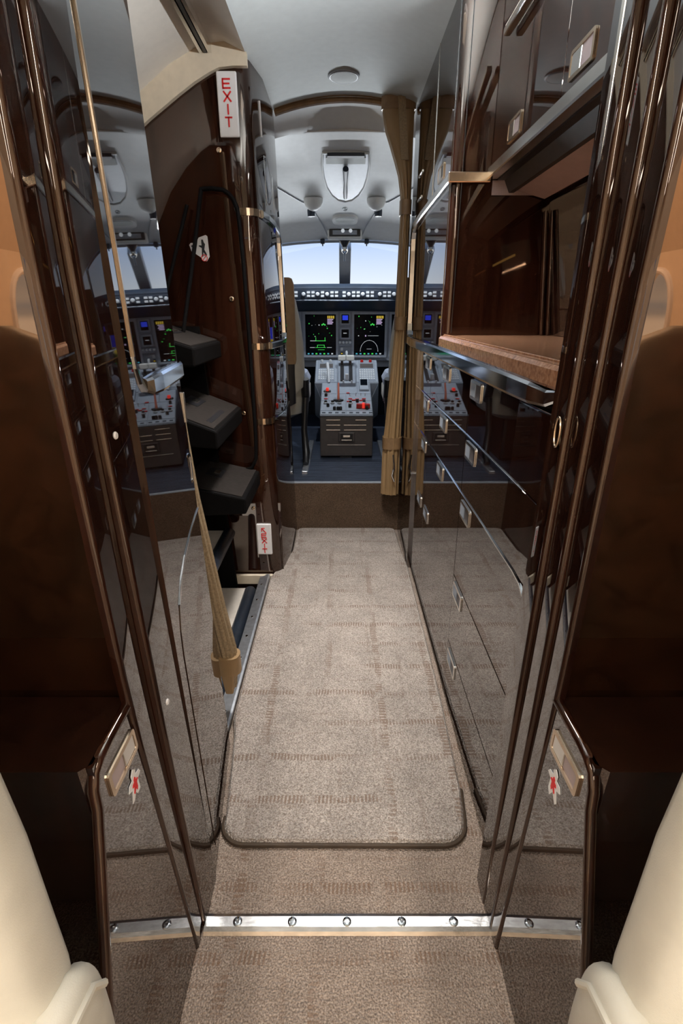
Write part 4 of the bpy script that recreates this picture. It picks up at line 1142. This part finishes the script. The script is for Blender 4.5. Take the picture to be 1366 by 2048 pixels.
# ---- instrument panel
t = thing('instrument_panel', 'grey instrument panel with lit flight displays between them small instruments', 'instrument panel', (XC, 3.65, .74))
IY = 3.60
b = B(); box(b, XC - .85, XC + .85, IY, IY + .30, .74, 1.062, .004); finish(b, 'panel_body', 'panel_grey', t)
def quad2(b, x0, x1, z0, z1, y, mi): 
    f = b.faces.new([b.verts.new(p) for p in ((x0, y, z0), (x1, y, z0), (x1, y, z1), (x0, y, z1))]); f.material_index = mi
SM = ['sym_green', 'sym_white', 'sym_amber', 'sym_cyan', 'sym_pink', 'sym_blue']
def symbols(x0, x1, z0, z1, y, kind):
    b = B(); W = x1 - x0; Hh = z1 - z0
    def R(u0, u1, v0, v1, mi): box(b, x0 + W * u0, x0 + W * u1, y - .0012, y, z0 + Hh * v0, z0 + Hh * v1, 0, 1, mi)
    rnd = random.Random({'sys': 11, 'nav': 23, 'pfd': 5}.get(kind, 3))
    for k in range(7):
        R(.06 + .13 * k, .06 + .13 * k + .06, .02, .05, (3, 3, 0, 3, 0, 3, 1)[k])
    for k in range(4):
        R(.72 + .06 * k, .765 + .06 * k, .90, .965, 2)
    for k in range(4):
        R(.72, .88 + .03 * (k % 2), .76 + .035 * k, .785 + .035 * k, 4)
    if kind in ('sys', 'nav'):
        for k in range(3): R(.53 + .045 * k, .57 + .045 * k, .73 + .02 * (k == 1), .765 + .02 * (k == 1), 0)
        for k in range(16):
            u, v = rnd.uniform(.05, .9), rnd.uniform(.45, .95); R(u, u + rnd.choice((.012, .03)), v, v + rnd.choice((.008, .025)), rnd.choice((0, 0, 1)))
    if kind == 'sys':
        R(.15, .35, .35, .362, 1); R(.32, .66, .35, .362, 0); R(.33, .345, .35, .44, 0); R(.63, .645, .35, .44, 0)
        R(.38, .62, .245, .255, 0); R(.38, .395, .19, .255, 0); R(.605, .62, .19, .255, 0); R(.32, .66, .185, .195, 0); R(.14, .30, .185, .195, 1); R(.70, .86, .185, .195, 1); R(.40, .62, .13, .138, 0)
    if kind == 'nav':
        pts = arc(.5, .10, .29, 0, 180, 24)
        tube(b, [(x0 + W * u, y - .0006, z0 + Hh * (.10 + (v - .10) * .92)) for u, v in pts], .0010, 5, 1)
        for a in range(0, 181, 30):
            u, v = .5 + .29 * math.cos(math.radians(a)), .10 + .27 * math.sin(math.radians(a)); R(u - .01, u + .01, v - .006, v + .006, 1)
        R(.42, .58, .15, .158, 1); R(.36, .40, .46, .50, 4); R(.45, .80, .478, .486, 1)
    if kind == 'pfd':
        R(.15, .70, .45, .75, 5); R(.15, .70, .30, .45, 2); R(.30, .55, .445, .455, 1); R(.08, .13, .30, .75, 1); R(.75, .80, .30, .75, 1)
        pts = arc(.45, .12, .2, 0, 360, 20); tube(b, [(x0 + W * u, y - .0006, z0 + Hh * (.14 + (v - .12) * .55)) for u, v in pts], .0010, 5, 0)
    return b
def display(x0, x1, z0, z1, kind, bez=.014):
    b = B()
    o = rrect(x0 - bez, x1 + bez, z0 - bez, z1 + bez, .006, 3); i_ = rrect(x0, x1, z0, z1, .002, 3)
    n = len(o); R_ = [[b.verts.new((p[0], y, p[1])) for p in q] for q, y in ((o, IY), (o, IY - .010), (i_, IY - .010), (i_, IY - .003))]
    for a_, c_ in zip(R_, R_[1:]):
        for q in range(n): b.faces.new((a_[q], a_[(q + 1) % n], c_[(q + 1) % n], c_[q]))
    d = finish(b, 'display', 'panel_light', t)
    b = B(); box(b, x0, x1, IY - .0035, IY - .001, z0, z1); finish(b, 'screen', 'screen_black', d)
    finish(symbols(x0, x1, z0, z1, IY - .0036, kind), 'display_symbols', SM, d)
display(-.236, -.036, .777, 1.030, 'sys')
display(.082, .283, .777, 1.030, 'nav')
display(-.478, -.278, .777, 1.030, 'pfd')
display(.325, .526, .777, 1.030, 'pfd')
for (z0, z1, kind) in ((.975, 1.030, 'a'), (.887, .938, 'b')):
    for cx_ in (.024, -.56, .60):
        b = B(); o = rrect(cx_ - .034, cx_ + .034, z0 - .010, z1 + .010, .012, 4); i_ = rrect(cx_ - .024, cx_ + .024, z0, z1, .003, 4)
        n = len(o); R_ = [[b.verts.new((p[0], y, p[1])) for p in q] for q, y in ((o, IY), (o, IY - .014), (i_, IY - .014), (i_, IY - .004))]
        for a_, c_ in zip(R_, R_[1:]):
            for q in range(n): b.faces.new((a_[q], a_[(q + 1) % n], c_[(q + 1) % n], c_[q]))
        d = finish(b, 'standby_instrument', 'panel_light', t, smooth=False)
        b = B(); box(b, cx_ - .024, cx_ + .024, IY - .005, IY - .002, z0, z1); finish(b, 'screen', 'screen_black', d)
        b = B()
        if kind == 'a': box(b, cx_ - .018, cx_ + .018, IY - .006, IY - .0048, z0 + .02, z1 - .006)
        else: box(b, cx_ - .012, cx_ + .010, IY - .006, IY - .0048, z0 + .026, z0 + .030)
        finish(b, 'readout', 'sym_blue' if kind == 'a' else 'sym_white', d)
b = B(); box(b, -.020, .068, IY - .012, IY, .836, .868, .003); d = finish(b, 'switch_box', 'panel_grey', t)
for k in range(4):
    b = B(); lathe(b, [(.008, 0), (.008, -.01), (.005, -.014)], (-.010 + .022 * k, IY - .012, .858), 'y', 12); finish(b, 'knob', 'key_white', d, smooth=True)
b = B(); box(b, -.006, .010, IY - .006, IY, .805, .825, .001); finish(b, 'annunciator', 'key_white', t)
b = B(); box(b, -.006, .010, IY - .006, IY, .778, .796, .001); d = finish(b, 'annunciator', 'black_plastic', t)
b = B(); box(b, -.003, .007, IY - .0075, IY - .005, .784, .790); finish(b, 'lamp', 'sym_amber', d)
b = B(); tube(b, [(.034, IY - .002, .800), (.034, IY - .03, .795), (.034, IY - .034, .775)], [.008, .008, .007], 10); finish(b, 'gear_lever', 'key_white', t, smooth=True)
b = B(); box(b, XC - .85, XC + .85, IY + .02, IY + .04, .70, .745); finish(b, 'lower_lip', 'panel_grey', t)

# ---- centre pedestal
t = thing('centre_pedestal', 'grey centre pedestal with throttle levers, knobs and red switches', 'pedestal', (XC, 3.2, FZ))
PX0, PX1 = -.122, .178
b = B(); box(b, PX0, PX1, 2.92, 3.42, FZ + .012, .498, .004); fb = finish(b, 'front_box', 'pedestal_taupe', t)
for z in (.478, .449, .421):
    for (a, c) in ((PX0 + .035, PX0 + .115), (PX1 - (.07 if z > .47 else .135) - .03, PX1 - .038)):
        b = B(); box(b, a, c, 2.914, 2.921, z - .0025, z + .0025, .001); finish(b, 'louvre', 'satin_metal', fb)
b = B(); box(b, PX0 + .04, PX1 - .04, 2.914, 2.921, .3325, .337, .001); finish(b, 'louvre', 'satin_metal', fb)
b = B(); box(b, -.018, .076, 2.908, 2.922, .352, .410, .006, 2); h = finish(b, 'handle_bezel', 'pedestal_taupe', t)
b = B(); box(b, -.006, .064, 2.9065, 2.909, .360, .402); finish(b, 'recess', 'black_plastic', h)
b = B(); box(b, -.002, .060, 2.900, 2.908, .362, .369, .002); box(b, .008, .050, 2.902, 2.908, .381, .394, .002); finish(b, 'handle', 'satin_metal', h)
b = B(); box(b, -.01, .06, 2.93, 2.97, FZ, FZ + .014); finish(b, 'foot', 'black_plastic', t)
# sloping top decks
b = B(); hexa(b, [(PX0, 2.92, .495), (PX1, 2.92, .495), (PX1, 3.32, .495), (PX0, 3.32, .495), (PX0, 2.916, .504), (PX1, 2.916, .504), (PX1, 3.32, .632), (PX0, 3.32, .632)], .003, 1)
dk = finish(b, 'lower_deck', 'panel_grey', t)
WX0, WX1 = -.168, .232
b = B(); hexa(b, [(WX0, 3.32, .46), (WX1, 3.32, .46), (WX1, 3.57, .46), (WX0, 3.57, .46), (WX0, 3.32, .632), (WX1, 3.32, .632), (WX1, 3.56, .748), (WX0, 3.56, .748)], .003, 1)
uk = finish(b, 'upper_deck', 'panel_grey', t)
for s, xa, xb_ in ((-1, PX0, WX0), (1, PX1, WX1)):
    b = B(); hexa(b, [(xa, 3.14, .43), (xb_, 3.33, .43), (xb_, 3.33, .46), (xa, 3.14, .46), (xa, 3.14, .56), (xb_, 3.33, .625), (xb_, 3.335, .628), (xa, 3.145, .565)])
    finish(b, 'cheek', 'panel_light', t)
def on_lower(x, v, h=0.0):   # v 0..1 up the lower deck
    return Vector((x, 2.916 + v * .404, .504 + v * .128 + h))
def on_upper(x, v, h=0.0):
    return Vector((x, 3.32 + v * .24, .632 + v * .116 + h))
# deck plates (panels) with dark joints
def plate(par, fn, x0, x1, v0, v1, h, m, name):
    b = B(); hexa(b, [fn(x0, v0, -.002), fn(x1, v0, -.002), fn(x1, v1, -.002), fn(x0, v1, -.002), fn(x0, v0, h), fn(x1, v0, h), fn(x1, v1, h), fn(x0, v1, h)], .0012, 1)
    return finish(b, name, m, par)
for (x0, x1, v0, v1) in ((-.118, .024, .02, .115), (.028, .174, .02, .115), (-.118, .024, .125, .40), (.028, .174, .125, .40), (-.118, -.078, .41, .62), (-.074, .024, .41, .62), (.028, .174, .41, .62), (-.118, -.03, .63, .98), (-.026, .095, .63, .98), (.099, .174, .63, .98)):
    plate(dk, on_lower, x0, x1, v0, v1, .003, 'panel_light', 'deck_plate')
for (x0, x1, v0, v1) in ((-.164, -.03, .02, .98), (-.026, .092, .02, .98), (.096, .228, .02, .98)):
    plate(uk, on_upper, x0, x1, v0, v1, .003, 'panel_light', 'deck_plate')
# small keys along the near edge
for i in range(8):
    x = -.100 + i * .037 + (.006 if i > 3 else 0)
    plate(dk, on_lower, x - .010, x + .010, .045, .075, .005, 'dark_navy', 'key')
# two keypad units
for x0 in (-.152, .108):
    cd = plate(uk, on_upper, x0, x0 + .108, .05, .95, .006, 'panel_grey', 'keypad_unit')
    b = B()
    for r_ in range(6):
        for c_ in range(7):
            xx = x0 + .006 + c_ * .0143; v = .10 + r_ * .075
            hexa(b, [on_upper(xx, v, .005), on_upper(xx + .010, v, .005), on_upper(xx + .010, v + .045, .005), on_upper(xx, v + .045, .005), on_upper(xx, v, .009), on_upper(xx + .010, v, .009), on_upper(xx + .010, v + .045, .009), on_upper(xx, v + .045, .009)])
    finish(b, 'keys', 'key_white', cd, kind='stuff')
    b = B(); hexa(b, [on_upper(x0 + .012, .60, .005), on_upper(x0 + .096, .60, .005), on_upper(x0 + .096, .78, .005), on_upper(x0 + .012, .78, .005), on_upper(x0 + .012, .60, .008), on_upper(x0 + .096, .60, .008), on_upper(x0 + .096, .78, .008), on_upper(x0 + .012, .78, .008)])
    finish(b, 'readout', 'pedestal_taupe', cd)
    for k in (0, 1):
        b = B(); c0 = on_upper(x0 + .025 + .055 * k, .88, .004); lathe(b, [(.010, 0), (.009, .014), (.004, .016)], c0, 'z', 12)
        finish(b, 'knob', 'key_white' if x0 < 0 else 'red_plastic', cd, smooth=True)
# throttle quadrant
b = B(); hexa(b, [(-.022, 3.26, .60), (.088, 3.26, .60), (.088, 3.52, .72), (-.022, 3.52, .72), (-.022, 3.26, .640), (.088, 3.26, .640), (.088, 3.52, .742), (-.022, 3.52, .742)], .006, 2); q = finish(b, 'throttle_quadrant', 'panel_grey', t)
for x in (.004, .058):
    b = B(); hexa(b, [(x - .011, 3.275, .640), (x + .011, 3.275, .640), (x + .011, 3.46, .712), (x - .011, 3.46, .712), (x - .011, 3.275, .652), (x + .011, 3.275, .652), (x + .011, 3.46, .726), (x - .011, 3.46, .726)]); finish(b, 'lever_slot', 'black_plastic', q)
for (a, c) in ((-.022, .028), (.030, .082)):
    b = B(); box(b, a, c, 3.45, 3.49, .752, .786, .006, 2); lv = finish(b, 'throttle_lever', 'lever_white', t)
    b = B(); box(b, (a + c) / 2 - .008, (a + c) / 2 + .008, 3.46, 3.48, .70, .755); finish(b, 'lever_stem', 'black_plastic', lv)
b = B(); box(b, .022, .044, 3.28, 3.305, .652, .690, .004, 2); finish(b, 'friction_knob', 'key_white', t)
for x in (.012, .062):
    b = B(); lathe(b, [(.006, 0), (.006, .012), (.003, .014)], (x, 3.26, .64), 'z', 10); finish(b, 'detent_knob', 'key_white', t, smooth=True)
# speed brake / flap handle (white), parking lever (orange)
b = B(); tube(b, [(-.078, 3.31, .635), (-.082, 3.36, .70), (-.090, 3.39, .745)], [.008, .009, .011], 10); finish(b, 'flap_lever', 'key_white', t, smooth=True)
b = B(); tube(b, [(-.018, 3.08, .565), (-.018, 3.09, .60), (-.018, 3.13, .655)], [.008, .006, .005], 10); pl = finish(b, 'parking_lever', 'orange_lever', t, smooth=True)
b = B(); prism(b, [(.030 * math.cos(a) - .018, .022 * math.sin(a) + 3.085) for a in [2 * PI * k / 16 for k in range(16)]], 'z', .552, .566); finish(b, 'lever_gate', 'black_plastic', pl)
# red guarded switches
b = B(); box(b, -.108, -.064, 3.185, 3.225, .585, .603, .004); g = finish(b, 'switch_guard', 'black_plastic', t)
b = B(); box(b, -.094, -.076, 3.18, 3.215, .600, .618, .004, 2); finish(b, 'red_switch', 'red_lit', g)
b = B(); box(b, .085, .163, 2.985, 3.01, .530, .556, .003); g = finish(b, 'red_guard', 'red_plastic', t)
b = B(); box(b, .118, .132, 2.980, 3.012, .532, .560, .002); finish(b, 'guard_lid', 'red_lit', g)
for (x, v) in ((.052, .46), (.092, .45), (.132, .46), (.042, .38), (.072, .42), (.115, .41), (-.092, .46), (.04, .64)):
    c0 = on_lower(x, v, .003)
    b = B(); box(b, c0.x - .011, c0.x + .011, c0.y - .007, c0.y + .007, c0.z - .002, c0.z + .005, .002); finish(b, 'red_key', 'red_plastic', dk)
b = B(); lathe(b, [(.009, 0), (.009, .012), (.007, .018), (.003, .019)], (0, 0, 0), 'z', 12); k0 = finish(b, 'knob', 'black_plastic', dk, smooth=True, local=True)
ks = [(-.092, .33), (-.052, .33), (-.012, .33), (-.078, .24), (.052, .32), (.092, .37), (.132, .34), (.048, .22), (-.092, .55), (.145, .16), (-.04, .15), (-.02, .15), (-.005, .15)]
for i, (x, v) in enumerate(ks):
    o = k0 if i == 0 else dup(k0, dk)
    o.location = on_lower(x, v, .002) - wloc(dk)
b = B(); lathe(b, [(.013, 0), (.013, .006), (.011, .008)], (0, 0, 0), 'z', 14); k1 = finish(b, 'dial', 'key_white', dk, smooth=True, local=True)
for i, (x, v) in enumerate([(-.092, .33), (-.052, .33), (-.012, .33), (.052, .32), (.132, .34)]):
    o = k1 if i == 0 else dup(k1, dk)
    o.location = on_lower(x, v, .002) - wloc(dk)
for x in (.05, .085, .115, .14):
    c0 = on_lower(x, .56, .003); b = B(); tube(b, [c0, c0 + Vector((0, -.002, .018))], [.002, .003], 6)
    finish(b, 'toggle', 'key_white', dk, smooth=True)
c0 = on_lower(.136, .80, .003)
b = B(); hexa(b, [on_lower(.108, .70, .002), on_lower(.166, .70, .002), on_lower(.166, .97, .002), on_lower(.108, .97, .002), on_lower(.108, .70, .016), on_lower(.166, .70, .016), on_lower(.166, .97, .03), on_lower(.108, .97, .03)], .003); g = finish(b, 'small_display', 'panel_light', dk)
b = B(); hexa(b, [on_lower(.116, .80, .020), on_lower(.158, .80, .020), on_lower(.158, .95, .028), on_lower(.116, .95, .028), on_lower(.116, .80, .0225), on_lower(.158, .80, .0225), on_lower(.158, .95, .0305), on_lower(.116, .95, .0305)]); finish(b, 'screen', 'screen_black', g)

# ---- pilot seats
def pilot_seat(s, cx, lab):
    t = thing('pilot_seat', lab, 'seat', (cx, 2.85, FZ), 'pilot seats')
    b = B()
    rows = [superell(cx, 2.72 + .03 * (z - .8), .235 * k_, .022, z, 32, 4) for z, k_ in ((.80, .98), (.82, 1.0), (1.10, 1.0), (1.17, .99), (1.195, .95), (1.20, .90))]
    loft(b, rows); finish(b, 'back_shell', 'seat_tan', t, smooth=True, label='tan back shell')
    b = B()
    rows = [superell(cx - s * .0, 2.775 + .03 * (z - .8), w_, th, z, 36, 3) for z, w_, th in ((.62, .20, .03), (.68, .262, .045), (.75, .272, .05), (.9, .268, .048), (1.0, .255, .042), (1.10, .235, .035), (1.16, .20, .025))]
    loft(b, rows); finish(b, 'back_cushion', 'leather', t, smooth=True)
    b = B(); loft(b, [superell(cx, 2.74, w_, .02, z, 24, 4) for z, w_ in ((.55, .12), (.60, .225), (.80, .225))]); finish(b, 'lower_shell', 'black_plastic', t, smooth=True)
    b = B()
    loft(b, [superell(cx, 3.0, w_, d_, z, 36, 3.2) for z, w_, d_ in ((.50, .20, .20), (.53, .26, .245), (.60, .285, .26), (.66, .285, .26), (.68, .27, .25))]); finish(b, 'seat_pan', 'leather', t, smooth=True)
    b = B(); loft(b, [superell(cx, 3.0, w_, d_, z, 36, 3.0) for z, w_, d_ in ((.665, .280, .258), (.70, .288, .262), (.735, .27, .25), (.75, .22, .21))]); finish(b, 'sheepskin_cover', 'sheepskin', t, smooth=True, label='blue-grey fleece seat cover')
    xi = cx - s * .27
    b = B(); tube(b, [(xi, 2.78, .72), (xi, 2.80, .66), (xi, 2.83, .60)], .022, 10); finish(b, 'recline_lever', 'black_plastic', t, smooth=True)
    b = B(); tube(b, [(xi - s*.0, 2.80, .62), (xi + s * .01, 2.78, .45), (xi + s * .0, 2.76, .33), (xi, 2.70, FZ + .03)], [.018, .016, .02, .016], 10); finish(b, 'side_bracket', 'black_plastic', t, smooth=True)
    b = B(); box(b, cx - .16, cx + .16, 2.85, 3.15, FZ, .52, .02, 2); finish(b, 'base', 'black_plastic', t)
    b = B(); box(b, xi - .016, xi + .016, 2.60, 3.3, FZ, FZ + .018, .003); finish(b, 'floor_rail', 'aluminium', t)
pilot_seat(-1, -.462, 'left pilot seat with tan back and cream cushion')
pilot_seat(1, .515, 'right pilot seat mostly hidden behind the curtain')
for s, lab in ((-1, 'dark left side console of the cockpit'), (1, 'dark right side console of the cockpit')):
    t = thing('side_console', lab, 'console', (XC + s * .83, 3.0, FZ))
    x0, x1 = sorted((XC + s * .815, XC + s * .925))
    b = B(); box(b, x0, x1, 2.55, 3.58, FZ, .80, .01, 2); c_ = finish(b, 'body', 'dark_navy', t)
    b = B(); box(b, x0 + .01, x1 - .01, 2.7, 3.5, .80, .806, .002); finish(b, 'top_panel', 'panel_grey', t)
    for k in range(6):
        b = B(); lathe(b, [(.012, 0), (.012, .014), (.006, .018)], (XC + s * .87, 2.8 + .11 * k, .806), 'z', 12); finish(b, 'knob', 'black_plastic', t, smooth=True)

# fill strip added on the glareshield to light the headliner, and two eyeball lights
t = thing('added_flood_strip', 'long slim added fill light on top of the glareshield', 'light', (XC, 3.80, 1.2))
b = B(); box(b, XC - .55, XC + .55, 3.80, 3.83, 1.196, 1.208, .002); finish(b, 'housing', 'black_plastic', t)
b = B(); box(b, XC - .54, XC + .54, 3.804, 3.826, 1.208, 1.209); finish(b, 'diffuser', 'lamp_glow', t)
area_light('flood_fill_lamp', (XC, 3.797, 1.2115), (1.06, .010), LIGHTS['flood'], (0.90, 0.95, 1.0), (math.radians(180 + 76), 0, 0), 62)
for x in (-.172, .168):
    d = bpy.data.lights.new('eyeball_lamp', 'SPOT'); d.energy = LIGHTS['eyeball']; d.spot_size = math.radians(110); d.spot_blend = .6; d.shadow_soft_size = .015; d.color = (.9, .95, 1.0)
    o = bpy.data.objects.new('eyeball_lamp', d); COL.objects.link(o)
    o.location = (XC + x * 1.08, 3.26, 1.515); o.rotation_euler = (math.radians(15), 0, 0)
# slim strips added high on the cabinets, out of view, to brighten the ceiling
for side, x, y0, y1, sg in (('galley', .378, .80, 1.50, -1), ('closet', -.296, .745, 1.03, 1)):
    t = thing('added_cove_strip', 'slim added fill light high on the %s under the ceiling' % side, 'light', (x, (y0 + y1) / 2, 1.64), 'added cove strips')
    b = B(); box(b, x - .008, x + .008, y0, y1, 1.635, 1.652, .002); finish(b, 'housing', 'satin_metal', t)
    b = B(); box(b, x - .006, x + .006, y0 + .004, y1 - .004, 1.651, 1.654); finish(b, 'diffuser', 'lamp_glow', t)
    area_light('cove_fill_lamp', (x + sg * .004, (y0 + y1) / 2, 1.658), (.012, y1 - y0 - .01), LIGHTS['cove'] * (y1 - y0) / .7, (.93, .97, 1.0), (0, math.radians(180 + sg * 52), 0), 130)
